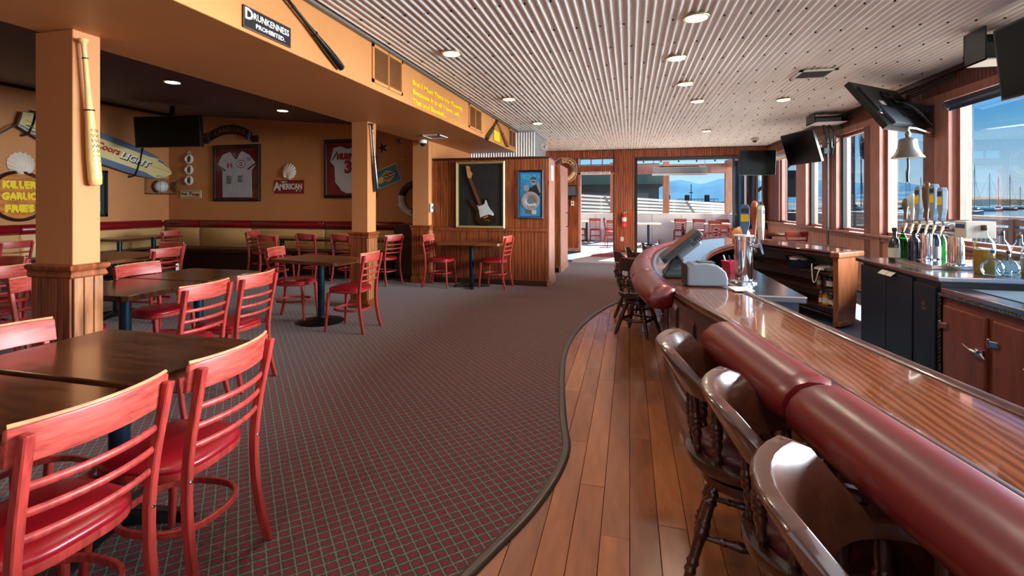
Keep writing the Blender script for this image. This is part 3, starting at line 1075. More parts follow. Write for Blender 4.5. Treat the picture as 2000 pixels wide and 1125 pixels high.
# shelves on the inside of the far leg
shelf_z = (.60, .40, .20)
i0, i1 = 65, NB - 1
for z in shelf_z:
    mb = MB()
    mb.loft([[BI[i] - INORM[i] * .03 + Zv * z, BO[i] - BNORM[i] * .16 + Zv * z, BO[i] - BNORM[i] * .16 + Zv * (z - .018), BI[i] - INORM[i] * .03 + Zv * (z - .018)] for i in range(i0, i1 + 1)])
    mb.build('shelf', DARKW, bar)
mb = MB()
mb.loft([[BO[i] - BNORM[i] * .165 + Zv * .02, BO[i] - BNORM[i] * .165 + Zv * .78, BO[i] - BNORM[i] * .17 + Zv * .78, BO[i] - BNORM[i] * .17 + Zv * .02] for i in range(i0, i1 + 1)])
mb.build('shelf_back', M('grey_liner', (206, 204, 196), .6), bar)


# ---- padded arm rest, each cushion a thing
def pad(i0, i1, label, f0=0., f1=0.):
    prof = [(.004, .85), (-.004, .875), (.03, .893), (.08, .896), (.125, .882), (.16, .85), (.178, .81), (.172, .775), (.14, .752), (.08, .745), (.02, .76), (.006, .8)]
    idx = [i0 + (i1 - i0) * k / 14 for k in range(15)]
    secs = []

    def at(A, q):
        k = min(int(q), NB - 2)
        return A[k].lerp(A[k + 1], q - k)
    for k, q in enumerate(idx):
        sc = {0: .80, 14: .80}.get(k, 1)
        if k in (0, 14):
            q2 = q
        p, n = at(BO, q), at(BNORM, q).normalized()
        secs.append([p + n * ((a - .085) * sc + .09) + Zv * ((z - .82) * sc + .82) for a, z in prof])
        if k == 0:
            q3 = q + .12 * (1 if i1 > i0 else -1)
            p, n = at(BO, q3), at(BNORM, q3).normalized()
            secs.append([p + n * (a + .005) + Zv * z for a, z in prof])
        if k == 13:
            q3 = i1 - .12
            p, n = at(BO, q3), at(BNORM, q3).normalized()
            secs.append([p + n * (a + .005) + Zv * z for a, z in prof])
    mb = MB().loft(secs)
    o = mb.build('arm_pad', PADV, smooth=55)
    tag(o, label, 'bar pad', 'padded arm rests along the bar edge')


pad(.5, 6.85, 'long oxblood leather arm pad nearest the camera along the bar edge')
pad(6.95, 10.2, 'oxblood leather arm pad in front of the furthest of three near stools')
pad(17.6, 24.1, 'short red arm pad with the bare rolled end beside the wheel-back stool')
pad(24.2, 30.4, 'second arm pad beyond the rolled end, curving along the bar')
pad(30.5, 35.9, 'third arm pad beyond the rolled end, along the bar curve')
pad(36.0, 41.0, 'fourth arm pad beyond the rolled end, along the bar curve')
pad(41.1, 46, 'fifth arm pad beyond the rolled end, along the bar curve')
pad(46.1, 53, 'furthest arm pad on the bar curve by the patio opening')


# ================================================================ STOOLS
def turned(p0, p1, r, beads, n=10):
    """a turned leg between two points: radius profile with beads"""
    p0, p1 = Vector(p0), Vector(p1)
    L = (p1 - p0).length
    prof = []
    N = 44
    for k in range(N + 1):
        q = k / N
        v = .72 + .28 * math.sin(PI * min(1, max(0, q)))
        for c, w, g in beads:
            v += g * math.exp(-((q - c) / w) ** 2)
        prof.append((r * v, q * L))
    return MB().lathe(prof, n, p0, p1 - p0)


def crest_secs(a0, a1, ri, ro, z0, zl_, zh, n=22, lean=.10):
    secs = []
    for k in range(n + 1):
        q = k / n
        a = math.radians(a0 + (a1 - a0) * q)
        c = abs(2 * q - 1)
        h = 1 if c < .30 else max(0, 1 - (c - .30) / .26)
        h = h * h * (3 - 2 * h)
        zt = zl_ + (zh - zl_) * h
        back = lean * h
        d = Vector((math.sin(a), -math.cos(a), 0))
        secs.append([d * ri + Vector((0, 0, z0)), d * ro + Vector((0, 0, z0)), d * (ro + back + .002) + Vector((0, 0, zt - .008)), d * (ro + back - .006) + Vector((0, 0, zt)), d * (ri + back + .012) + Vector((0, 0, zt)), d * (ri + back + .004) + Vector((0, 0, zt - .008))])
    return secs


def make_stool(label, loc, rz, group, wheel=False, padded=True):
    t = thing('bar_stool', label, 'stool', loc, rz, group)
    beads = [(.12, .02, .35), (.2, .02, .3), (.5, .05, .35), (.58, .018, .3), (.8, .02, .35), (.88, .02, .3)]
    ft = []
    for a in (45, 135, 225, 315):
        d = Vector((math.cos(math.radians(a)), math.sin(math.radians(a)), 0))
        turned(d * .255, d * .12 + Vector((0, 0, .35)), .021, beads).build('leg', STOOLW, t, smooth=50)
        ft.append(d * (.255 - .135 * .46) + Vector((0, 0, .16)))
    for k in range(4):
        turned(ft[k], ft[(k + 1) % 4], .013, [(.5, .1, .4), (.3, .02, .3), (.7, .02, .3)], 8).build('stretcher', STOOLW, t, smooth=50)
    MB().lathe([(.14, .335), (.15, .345), (.15, .375), (.1, .38), (.1, .405)], 24).build('swivel_base', STOOLW, t, smooth=40)
    MB().lathe([(.17, .405), (.2, .412), (.208, .43), (.206, .452), (.19, .46)], 36).build('seat_board', STOOLW, t, smooth=40)
    if padded:
        MB().lathe([(.16, .458), (.165, .47), (.158, .488), (.13, .503), (.08, .511), (.01, .513)], 36).build('seat_pad', STOOLPAD, t, smooth=60)
    else:
        MB().lathe([(.21, .458), (.2, .466), (.12, .462), (.01, .46)], 36).build('seat_dish', STOOLW, t, smooth=60)
    sp = [(.1, .03, .3), (.3, .06, .25), (.42, .02, .5), (.5, .05, .45), (.58, .02, .5), (.75, .12, .15), (.93, .03, .3)]
    if wheel:
        MB().loft(crest_secs(-62, 62, .205, .24, .70, .78, .845, lean=.02)).build('crest_rail', M('stool_crest_dark', (66, 40, 34), .2, coat=.7, grain=(8, 8, 14), amt=.25), t, bevel=.004, seg=1)
        angs = (-57, 57)
    else:
        MB().loft(crest_secs(-104, 104, .172, .222, .69, .732, .868)).build('crest_rail', STOOLC, t, smooth=40, bevel=.005, seg=2)
        for s in (-1, 1):
            a = math.radians(98 * s)
            d = Vector((math.sin(a), -math.cos(a), 0))
            MB().obox(d * .198 + Vector((0, .02, .721)), (.028, 0, 0), (0, .03, 0), (0, 0, .024)).build('arm_block', STOOLC, t, bevel=.01)
        angs = (-98, 98, -66, 66, -34, 34, 0)
    for a in angs:
        d = Vector((math.sin(math.radians(a)), -math.cos(math.radians(a)), 0))
        turned(d * .178 + Vector((0, 0, .455)), d * (.222 if wheel else .198) + Vector((0, 0, .71)), .0165 if abs(a) > 30 else .014, sp).build('spindle', STOOLW, t, smooth=50)
    if wheel:
        c = Vector((0, -.226, .585))
        ring = [c + Vector((.062 * math.cos(2 * PI * k / 28), 0, .062 * math.sin(2 * PI * k / 28))) for k in range(28)]
        wl = MB().tube(ring, .012, 8, closed=True).build('ship_wheel', STOOLW, t, smooth=60)
        MB().lathe([(.0, -.016), (.022, -.014), (.022, .014), (0, .016)], 14, c, (0, 1, 0)).build('hub', STOOLW, wl, smooth=40)
        for k in range(8):
            d = Vector((math.cos(PI * k / 4 + PI / 8 * 0), 0, math.sin(PI * k / 4)))
            turned(c + d * .015, c + d * .098, .0075, [(.85, .1, .8)], 8).build('spoke', STOOLW, wl, smooth=50)
        for z0, z1 in ((.455, .49), (.68, .71)):
            MB().tube([(0, -.224, z0), (0, -.226, z1)], .009, 8).build('wheel_post', STOOLW, t)
    return t


s4 = make_stool('captain\'s bar stool with turned spindles, closest to the camera by the arm pad', (.56, 1.04, 0), -PI / 2 - .33, 'captain\'s stools along the near bar')
remember(s4)
dup(s4, (.53, 1.55, 0), -PI / 2 - .24, 'captain\'s bar stool with oxblood seat, middle of the three near ones')
dup(s4, (.425, 2.05, 0), -PI / 2 - .24, 'captain\'s bar stool with oxblood seat, third from the camera by the pad end')
w1s = make_stool('dark stool with a ship\'s wheel back beside the rolled arm pad end', (.085, 5.46, 0), -.42, 'wheel-back stools around the bar curve', True, False)
remember(w1s)
for (x, y, r, lb) in ((.06, 6.02, -1.1, 'wheel-back stool just beyond the one standing clear, bluish crest rail'), (.20, 6.62, -1.3, 'third wheel-back stool along the curve, crest over the arm pads'),
                      (.42, 7.25, -1.45, 'fourth wheel-back stool along the curve, mostly behind the arm pads'), (.68, 7.9, -1.7, 'furthest wheel-back stool, only its crest above the arm pads')):
    dup(w1s, (x, y, .008), r, lb)

# ================================================================ BACK BAR
frx = 2.076
fr = thing('bottle_fridge', 'black three-door bottle fridge under the steel counter by the windows', 'fridge', (frx, 0, 0))
MB().box(0, 1.4, 3.93, 5.06, 0, .885).build('carcass', NAVY, fr, bevel=.005)
for i, (a, b) in enumerate(((4.62, 5.055), (4.235, 4.61), (3.95, 4.21))):
    d = MB().box(-.022, 0, a, b, .05, .862 - (.02 if i == 2 else 0)).build('door', NAVY, fr, bevel=.006)
    if i < 2:
        y0 = (4.66, 4.535)[i]
        MB().plate([(-.024, y0, .865), (-.06, y0, .835), (-.06, y0 - .115 + .03 * i, .835), (-.024, y0 - .115 + .03 * i, .865)], (0, 0, .004)).build('handle', OFFW, d)
    else:
        for k in range(12):
            MB().box(-.0245, -.022, a + .05, b - .05, .16 + k * .028, .172 + k * .028).build('louvre', BLACK, d)
        em = MB()
        em.lathe([(.03, 0), (.03, .002)], 3, (-.0225, 4.08, .70), (-1, 0, 0))
        em.build('emblem', CHROME, d)
        text('lettering', 'TRUE', CHROME, (-.026, 4.08, .665), (0, -1, 0), (0, 0, 1), .016, d)
ct = thing('steel_counter', 'stainless steel counter top over the black fridge with beer tower', 'counter')
mb = MB()
mb.prism([(frx - .04, 3.88), (3.60, 3.88), (3.60, 5.12), (frx - .04, 5.12)], .885, .92)
mb.build('top', STEEL, ct, bevel=.008)
MB().box(3.52, 3.60, 3.88, 5.12, .92, .95).build('upstand', STEEL, ct, bevel=.004)
tray = thing('drip_tray', 'stainless drip tray under the beer tower', 'tray', (2.42, 4.58, .92))
MB().box(-.2, .2, -.28, .28, 0, .025).build('pan', STEEL, tray, bevel=.006)
MB().box(-.18, .18, -.26, .26, .025, .028).build('grate', CHROME, tray)

cab = thing('cold_cabinet', 'mahogany cabinet with chrome latches right of the black fridge', 'cabinet', (frx, 0, 0))
MB().box(0, 1.45, 1.6, 3.90, 0, .80).build('carcass', CAB, cab, bevel=.004)
MB().box(-.012, 1.45, 1.6, 3.90, .80, .845).build('top_ledge', STEEL, cab, bevel=.004)
MB().box(.12, 1.40, 1.6, 3.82, .845, .85).build('bar_mat', M('blue_rubber_mat', (52, 74, 92), .6, grain=(80, 80, 80), amt=.5, bump=.5), cab)


def rope(p0, p1, r, n=20):
    p0, p1 = Vector(p0), Vector(p1)
    mb = MB()
    t = (p1 - p0).normalized()
    a = Vector((0, 0, 1)) if abs(t.z) < .9 else Vector((1, 0, 0))
    q = t.cross(a)
    L = (p1 - p0).length
    m = int(L / .007)
    for ph in (0, PI):
        mb.tube([p0 + t * L * k / m + (a * math.cos(k * .8 + ph) + q * math.sin(k * .8 + ph)) * r * .5 for k in range(m + 1)], r * .62, 5)
    return mb


ropem = M('black_rope', (46, 42, 42), .6, grain=(200, 200, 200), amt=.5)
rope((-.02, 3.9, .80), (-.02, 1.6, .80), .012).build('rope_edging', ropem, cab, smooth=60)
rope((-.018, 3.905, .80), (-.018, 3.905, .05), .010).build('rope_edging', ropem, cab, smooth=60)
for i, (a, b) in enumerate(((3.46, 3.86), (2.98, 3.40), (2.5, 2.92), (2.02, 2.44))):
    d = MB().box(-.026, 0, a, b, .06, .74).build('door', CAB, cab, bevel=.012)
    for z in (.60, .16):
        yy = b + .008
        hg = MB()
        hg.obox((-.032, yy - .03, z), (.008, 0, 0), (0, .045, -.006), (0, 0, .018))
        hg.tube([(-.036, yy, z - .028), (-.036, yy, z + .028)], .010, 8)
        hg.build('hinge', CHROME, d, bevel=.003, seg=1)
    la = MB()
    la.obox((-.034, a + .02, .52), (.009, 0, 0), (0, .03, 0), (0, 0, .022))
    la.tube([(-.045, a + .03, .52), (-.06, a + .07, .528), (-.06, a + .13, .545)], [.012, .008, .006], 8)
    la.tube([(-.045, a + .0, .515), (-.05, a - .04, .50)], [.010, .006], 8)
    la.build('latch', CHROME, d, smooth=40)


# ---- beer towers
def tap(parent, p, d, hcol, hh, kind=0):
    """tap with spout and a tall handle; d = direction the tap points"""
    d = Vector(d).normalized()
    p = Vector(p)
    tp = MB()
    tp.tube([p, p + d * .05], .011, 8)
    tp.tube([p + d * .05 + Vector((0, 0, .02)), p + d * .055, p + d * .075 - Vector((0, 0, .06))], [.014, .014, .007], 8)
    tp.tube([p + d * .055 + Vector((0, 0, .02)), p + d * .06 + Vector((0, 0, .05))], .008, 8)
    o = tp.build('tap', CHROME, parent, smooth=40)
    b = p + d * .06 + Vector((0, 0, .05))
    s = Vector((-d.y, d.x, 0))
    if kind == 0:
        MB().loft([[b + s * x * w + d * y * .018 + Vector((0, 0, z)) for x, y in ((-1, -1), (1, -1), (1, 1), (-1, 1))] for w, z in ((.010, 0), (.018, .05), (.034, .10), (.036, hh - .03), (.022, hh))]).build('handle', hcol, o, bevel=.005)
        MB().obox(b + d * .0 + Vector((0, 0, hh * .6)), s * .030, d * .0195, (0, 0, .03)).build('badge', YEL if hcol is not YEL else WHITE, o, bevel=.003)
        MB().obox(b + Vector((0, 0, hh * .82)), s * .026, d * .0195, (0, 0, .018)).build('badge', BLACK, o, bevel=.003)
    else:
        MB().lathe([(.010, 0), (.012, .06), (.020, .11), (.028, hh * .6), (.03, hh - .05), (.02, hh - .012), (.008, hh)], 14, b).build('handle', hcol, o, smooth=50)
    return o


TEAL = M('pale_blue_handle', (150, 178, 198), .25, metal=.4)
GREENH = M('green_handle', (74, 108, 54), .4)
RUST = M('rust_handle', (158, 74, 40), .4)
tw = thing('beer_tower', 'chrome pillar beer tower behind the cash terminal on the steel station', 'beer tap', (.87, 4.12, .80))
MB().lathe([(.10, 0), (.10, .012), (.066, .02), (.064, .33), (.072, .335), (.072, .365), (.0, .37)], 32).build('column', CHROME, tw, smooth=40)
MB().lathe([(.074, .362), (.074, .372), (0, .374)], 32).build('cap', WHITE, tw, smooth=40)
for k, (a, c, hh, kd) in enumerate(((-.5, OFFW, .26, 0), (0.1, GREENH, .27, 0), (.7, RUST, .30, 1), (1.3, M('blue_handle', (70, 110, 160), .4), .27, 0))):
    d = Vector((math.cos(a), math.sin(a), 0))
    tap(tw, d * .064 + Vector((0, 0, .29)), d, c, hh, kd)
tw2 = thing('beer_tower', 'twin-leg steel beer tower with horizontal drum on the back counter', 'beer tap', (2.42, 4.58, .945))
for y in (-.19, .19):
    MB().lathe([(.065, 0), (.065, .01), (.042, .018), (.04, .22), (.05, .23)], 20, (0, y, 0)).build('column', CHROME, tw2, smooth=40)
MB().lathe([(.0, -.33), (.062, -.33), (.066, -.32), (.066, .32), (.062, .33), (0, .33)], 24, (0, 0, .285), (0, 1, 0)).build('drum', STEEL, tw2, smooth=40)
for k in range(6):
    tap(tw2, (-.06, -.25 + .1 * k, .285), (-1, 0, 0), (TEAL, TEAL, M('bronze_handle', (110, 84, 60), .3, metal=.5), TEAL, OFFW, M('brown_paddle', (92, 78, 66), .4))[k], (.26, .29, .31, .28, .22, .18)[k], 0 if k in (0, 1, 3) else 1)
papr = thing('menu_box', 'white printed carton end on top of the steel beer tower', 'box', (2.62, 4.16, 1.235))
MB().box(-.09, .09, -.06, .06, -.02, .10).build('carton', OFFW, papr, bevel=.004)
MB().box(-.091, -.08, -.05, .05, .05, .08).build('print', M('navy_print', (50, 60, 110), .5), papr)
papr.location = (2.42, 4.18, 1.19)

# ---- bottles
GL = {k: glass('bottle_glass_' + k, c, .12, .02) for k, c in dict(clear=(.86, .92, .94), green=(.12, .5, .14), brown=(.25, .10, .03), amber=(.8, .55, .15)).items()}
LIQ = M('golden_spirit', (206, 150, 40), .15, spec=.6)
GLB = dict(navy=M('navy_bottle', (26, 30, 62), .15, coat=.5), green=M('green_bottle', (34, 140, 40), .15, coat=.5), dark=M('dark_bottle', (20, 18, 20), .15, coat=.5), sauce=M('hot_sauce', (184, 74, 20), .25), must=M('mustard', (222, 160, 20), .3), red=M('ketchup', (170, 24, 20), .3))
BP = {'wine': [(.036, 0), (.038, .01), (.038, .19), (.03, .225), (.015, .255), (.014, .3), (.016, .302), (.016, .312), (0, .313)],
      'square': [(.042, 0), (.044, .01), (.044, .15), (.036, .18), (.015, .205), (.014, .255), (.017, .257), (.017, .27), (0, .272)],
      'globe': [(.045, 0), (.075, .02), (.095, .07), (.09, .12), (.05, .165), (.02, .185), (.018, .24), (.021, .242), (.021, .252), (0, .254)],
      'tall': [(.05, 0), (.052, .01), (.052, .17), (.045, .2), (.02, .24), (.019, .285), (0, .286)],
      'sauce': [(.024, 0), (.026, .008), (.026, .09), (.012, .115), (.011, .14), (0, .141)],
      'jar': [(.033, 0), (.035, .006), (.035, .085), (.025, .1), (0, .101)]}


def bottle(shape, mat, loc, label, group, s=1, lab=None, cap=BLACK, liquid=None, fill=.5):
    pr = [(r * s, z * s) for r, z in BP[shape]]
    t = thing('bottle', label, 'bottle', loc, 0, group)
    MB().lathe(pr, 20).build('body', mat, t, smooth=50)
    top = pr[-1][1]
    MB().lathe([(.017 * s, top - .018 * s), (.019 * s, top - .01 * s), (.018 * s, top + .014 * s), (0, top + .016 * s)], 14).build('cap', cap, t, smooth=40)
    if lab:
        r = pr[2][0] + .0008
        MB().lathe([(r, pr[2][1] * .2), (r, pr[2][1] * .75)], 20).build('label', lab, t, smooth=40)
    if liquid:
        lim = [p for p in pr if p[1] < pr[3][1] * fill] or pr[:2]
        MB().lathe([(max(.001, r - .003), z + .003) for r, z in lim] + [(max(.001, lim[-1][0] - .003), pr[3][1] * fill), (0, pr[3][1] * fill)], 20).build('liquid', liquid, t, smooth=50)
    return t


gA = 'bottles beside the beer tower'
for i, (sh, m, x, y, lb, lab, cp, sc) in enumerate((
        ('square', GLB['dark'], 2.24, 4.88, 'dark bottle with pale band, leftmost beside the beer tower', OFFW, BLACK, 1.0),
        ('square', GLB['navy'], 2.38, 4.87, 'navy bottle with orange neck beside the beer tower', None, M('orange_cap', (224, 96, 30), .4), 1.05),
        ('wine', GLB['navy'], 2.48, 4.95, 'dark blue bottle with pale label beside the beer tower', TEAL, BLACK, .92),
        ('wine', GL['green'], 2.35, 4.98, 'green glass bottle with orange cap behind the navy bottle', None, M('orange_cap', (224, 96, 30), .4), .9),
        ('wine', GLB['navy'], 2.52, 4.84, 'navy and white bottle left of the green one by the tower', WHITE, WHITE, .95),
        ('wine', GLB['green'], 2.60, 4.9, 'bright green bottle against the tower leg', None, WHITE, .88))):
    bottle(sh, m, (x, y, .92), lb, gA, sc, lab, cp)
bottle('square', GLB['navy'], (2.50, 4.52, .948), 'blue-labelled clear bottle between the tower legs', gA, 1.0, TEAL, WHITE)
gB = 'spirit bottles on the steel counter'
for i, (sh, x, y, lb, sc, liq, fl_, m, lab, cp) in enumerate((
        ('tall', 2.44, 4.12, 'tall square-shouldered tequila bottle with golden spirit and brown stopper', 1.15, LIQ, .75, GL['clear'], None, M('brown_cork', (92, 66, 40), .5)),
        ('globe', 2.40, 3.97, 'round clear bottle with a blue collar, front of the spirit bottles', .68, None, 0, GL['clear'], None, M('blue_stopper', (60, 100, 200), .3)),
        ('tall', 2.60, 4.22, 'clear bottle with dark stopper behind the round one', 1.0, None, 0, GL['clear'], None, BLACK),
        ('globe', 2.50, 3.99, 'second round clear bottle right of the blue-collared one', .66, None, 0, GL['clear'], None, M('brown_cork', (92, 66, 40), .5)),
        ('tall', 2.72, 4.24, 'clear bottle with cork right of the round bottles', .92, None, 0, GL['clear'], None, M('brown_cork', (92, 66, 40), .5)),
        ('square', 2.66, 4.05, 'clear bottle with an orange neck band by the right picture edge', 1.1, LIQ, .4, GL['clear'], GREY, BLACK),
        ('tall', 2.80, 4.12, 'tall clear bottle at the right picture edge', 1.05, None, 0, GL['clear'], WHITE, BLACK))):
    bottle(sh, m, (x, y, .92), lb, gB, sc, lab, cp, liq, fl_)


def onshelf(q, f, z):
    """point between inner (f=0) and outer bar edge at path index q"""
    k = min(int(q), NB - 2)
    a = BI[k].lerp(BI[k + 1], q - k)
    b = BO[k].lerp(BO[k + 1], q - k)
    p = a.lerp(b, f)
    return (p.x, p.y, z)


gC = 'condiment bottles on the low bar shelf'
for i, (q, f, sh, m, lab, cp, sc, lb) in enumerate((
        (79.2, .22, 'sauce', GLB['sauce'], OFFW, WHITE, 1.0, 'orange sauce bottle, leftmost on the low bar shelf'),
        (79.8, .32, 'sauce', GLB['red'], None, WHITE, 1.1, 'red sauce bottle behind the orange one on the low bar shelf'),
        (80.4, .24, 'jar', GLB['must'], OFFW, WHITE, 1.3, 'fat yellow mustard bottle on the low bar shelf'),
        (81.1, .34, 'sauce', GLB['must'], None, YEL, 1.0, 'slim yellow bottle right of the fat mustard on the low shelf'),
        (81.9, .22, 'sauce', GLB['dark'], OFFW, WHITE, 1.1, 'dark sauce bottle with white cap on the low bar shelf'),
        (82.6, .30, 'jar', GLB['dark'], GREY, WHITE, .9, 'small dark jar with white lid on the low bar shelf'),
        (83.3, .24, 'jar', GREY, OFFW, GREY, .85, 'grey spice jar, rightmost on the low bar shelf'))):
    bottle(sh, m, onshelf(q, f, .20), lb, gC, sc, lab, cp)
gD = 'things on the middle bar shelf'
bottle('sauce', GLB['sauce'], onshelf(78.6, .3, .40), 'single brown sauce bottle on the middle bar shelf', gD, 1.0, OFFW, BLACK)
bottle('jar', GLB['dark'], onshelf(81.3, .3, .40), 'white-labelled jar on the middle bar shelf', gD, 1.4, WHITE, WHITE)
bottle('jar', GLB['navy'], onshelf(82.5, .38, .40), 'dark blue jar on the middle bar shelf', gD, 1.4, None, BLACK)
b_ = thing('storage_box', 'brown card box on the middle bar shelf', 'box', onshelf(80.0, .45, .40))
MB().box(-.07, .07, -.05, .05, 0, .12).build('carton', M('card_brown', (104, 84, 70), .7), b_, bevel=.004)
p = onshelf(81.6, .32, .60)
for k in range(5):
    pl_ = MB().lathe([(.03, 0), (.055, .004), (.095, .014), (.097, .017), (.055, .008), (0, .006)], 28, (p[0], p[1], .60 + k * .009)).build('plate', WHITE, smooth=40)
    tag(pl_, ('lowest', 'second lowest', 'middle', 'second highest', 'topmost')[k] + ' white plate of the stack on the top bar shelf', 'plate', 'stack of white plates on the top bar shelf')
tb = thing('bus_tub', 'dark blue bus tub holding a white cloth on the top bar shelf', 'tub', onshelf(75.2, .3, .60), 1.35)
MB().loft([[(x * s, y * s, z) for x, y in ((-.26, -.15), (.26, -.15), (.26, .15), (-.26, .15))] for s, z in ((.86, 0), (1.0, .10), (1.04, .105), (.97, .10), (.85, .02))]).build('tub', M('tub_navy', (24, 28, 50), .4), tb, bevel=.008)
cl_ = MB()
N = 12
grid = [[(-.2 + .4 * i / N, -.12 + .24 * j / N, .095 + .05 * math.sin(PI * i / N) * math.sin(PI * j / N) + .015 * math.sin(i * 1.7 + j * 1.1)) for j in range(N + 1)] for i in range(N + 1)]
cl_.loft(grid, closed=False, caps=False)
cl_.build('folded_cloth', M('linen', (196, 188, 172), .8), tb, smooth=60)
st = MB().plate([Vector(onshelf(78.2, .1, .615)), Vector(onshelf(80.4, .1, .615)), Vector(onshelf(80.2, .6, .65)), Vector(onshelf(78.4, .6, .64))], (0, 0, .02)).build('paper_stack', OFFW, bevel=.004)
tag(st, 'loose stack of white papers between tub and plates on the top bar shelf', 'paper')
cb = MB().tube(smoothpoly([onshelf(78, .05, .68), onshelf(78.3, -.04, .62), onshelf(78.6, -.05, .48), onshelf(79.2, -.05, .50), onshelf(80, -.04, .63), onshelf(81, .2, .66)], 6), .006, 6).build('power_cable', WHITE, smooth=60)
tag(cb, 'white cable looping down from the top bar shelf', 'cable')
sq = thing('switch_box', 'white square outlet box above the plates on the bar shelf', 'outlet', onshelf(81.5, .62, .70), .9)
MB().box(-.06, .06, -.01, .01, -.06, .06).build('plate', WHITE, sq, bevel=.004)
MB().box(-.03, .03, -.014, -.01, -.03, .03).build('socket', OFFW, sq)

# ---- stainless station inside the bar
stn = thing('ice_station', 'stainless steel work station with polished top inside the bar', 'counter')
MB().prism([(.68, 3.56), (1.14, 3.56), (1.14, 5.2), (.82, 5.0), (.68, 4.3)], .755, .80).build('top', STEEL, stn, bevel=.008)
MB().prism([(.70, 3.60), (1.10, 3.60), (1.10, 5.15), (.84, 4.97), (.70, 4.3)], 0.06, .755).build('body', M('station_steel', (90, 104, 120), .3, metal=.8), stn)

# ---- cash terminal on the bar
pos = thing('cash_terminal', 'grey touch-screen cash terminal tilted on its stand on the bar', 'terminal', (.34, 3.92, ZT))
MB().loft([[(x * s, y * s, z) for x, y in ((-.09, -.12), (.12, -.12), (.12, .12), (-.09, .12))] for s, z in ((1, 0), (1, .03), (.7, .06), (.5, .10))]).build('stand_foot', DGREY, pos, bevel=.012)
MB().bar((0.0, 0, .08), (.03, 0, .2), .1, .09, .12, .08, (0, 1, 0)).build('stand_neck', DGREY, pos, bevel=.012)
ang = math.radians(40)
u = Vector((math.cos(ang), 0, math.sin(ang)))
nn = Vector((-math.sin(ang), 0, math.cos(ang)))
c = Vector((.035, 0, .235))
MB().obox(c, u * .175, (0, .16, 0), nn * .024).build('housing', DGREY, pos, bevel=.014, seg=3)
MB().obox(c + nn * .025, u * .15, (0, .135, 0), nn * .002).build('screen', M('tan_reflection_screen', (112, 96, 74), .12, coat=.5), pos)  # tan reflection put into the screen's base colour
MB().obox(c - nn * .05 + u * .03, u * .10, (0, .11, 0), nn * .028).build('back_shell', GREY, pos, bevel=.02, seg=3)
for k in range(5):
    MB().obox(c - nn * .026 + u * (.07 + .018 * k) - Vector((0, .1605, 0)), u * .005, (0, .002, 0), nn * .018).build('vent_slot', BLACK, pos)
MB().obox(c + Vector((0, -.172, 0)) - u * .03, u * .12, (0, .012, 0), nn * .016).build('card_reader', DGREY, pos, bevel=.006)
prn = thing('receipt_printer', 'rounded grey receipt printer on the bar beside the cash terminal', 'printer', (.50, 3.55, ZT), .1)
prof = [(-.13, 0), (.13, 0), (.135, .05), (.12, .1), (.07, .14), (0, .155), (-.09, .15), (-.13, .13)]
MB().loft([[(x, y, z) for x, z in prof] for y in (-.08, .08)]).build('body', GREY, prn, bevel=.014, seg=3)
MB().obox((-.135, 0, .075), (.006, 0, 0), (0, .07, 0), (0, 0, .07)).build('front_plate', BLACK, prn, bevel=.004)
MB().box(-.05, .06, -.05, .05, .152, .16).build('lid', DGREY, prn, bevel=.004)
rp_ = MB().obox((.70, 3.40, ZT + .004), (.06, .01, 0), (-.01, .07, 0), (0, 0, .003)).build('receipt_paper', WHITE)
rp_.location.z = .0
tag(rp_, 'sheet of white paper lying on the bar before the receipt printer', 'paper')
# caddy of red things behind
cad = thing('bar_caddy', 'red plastic caddy on the steel station behind the printer', 'caddy', (.93, 4.72, .80), .3)
MB().loft([[(x * s, y * s, z) for x, y in ((-.1, -.08), (.1, -.08), (.1, .08), (-.1, .08))] for s, z in ((.85, 0), (1, .10), (.94, .10), (.8, .01))]).build('bin', M('caddy_red', (196, 24, 62), .4), cad, bevel=.006)
for k in range(4):
    MB().tube([(-.07 + .04 * k, 0, .02), (-.1 + .05 * k, .03, .15)], .007, 6).build('utensil', (WHITE, BLACK, CHROME, WHITE)[k], cad)
wd = MB()
wd.tube(smoothpoly([(1.03, 5.0, .80), (1.03, 5.0, 1.06), (1.03, 5.0, 1.2)], 4), [.03, .03, .035, .05, .075, .084, .078, .055, .01], 12)
o_ = wd.build('wooden_barrel_tap', M('pale_wood', (206, 142, 84), .4), smooth=60)
tag(o_, 'pale round wooden knob rising behind the chrome beer tower', 'handle')


# ================================================================ LAMPS, VENTS, SCREENS
GLOW = M('lamp_glow', (255, 232, 196), .5, emit=14)
BRASS = M('lamp_trim', (206, 180, 140), .3, metal=.6)


def can(x, y, z, label, power, r=.088, tilt=0.0):
    t = thing('recessed_light', label, 'ceiling light', (x, y, z), 0, 'recessed ceiling lights')
    MB().lathe([(r, -.022), (r + .016, -.022), (r + .02, -.014), (r + .008, -.004), (r, .02)], 28, caps=False).build('trim_ring', BRASS, t, smooth=40)
    MB().lathe([(0, -.0215), (r - .002, -.0215), (r - .002, -.006), (0, -.005)], 28).build('lens', GLOW, t)
    l = bpy.data.lights.new('lamp', 'SPOT')
    l.energy, l.spot_size, l.spot_blend, l.shadow_soft_size, l.color = power, 2.5, .7, .07, (1, .86, .68)
    o = bpy.data.objects.new('lamp', l)
    COL.objects.link(o)
    o.location = (0, 0, -.05)
    o.parent = t


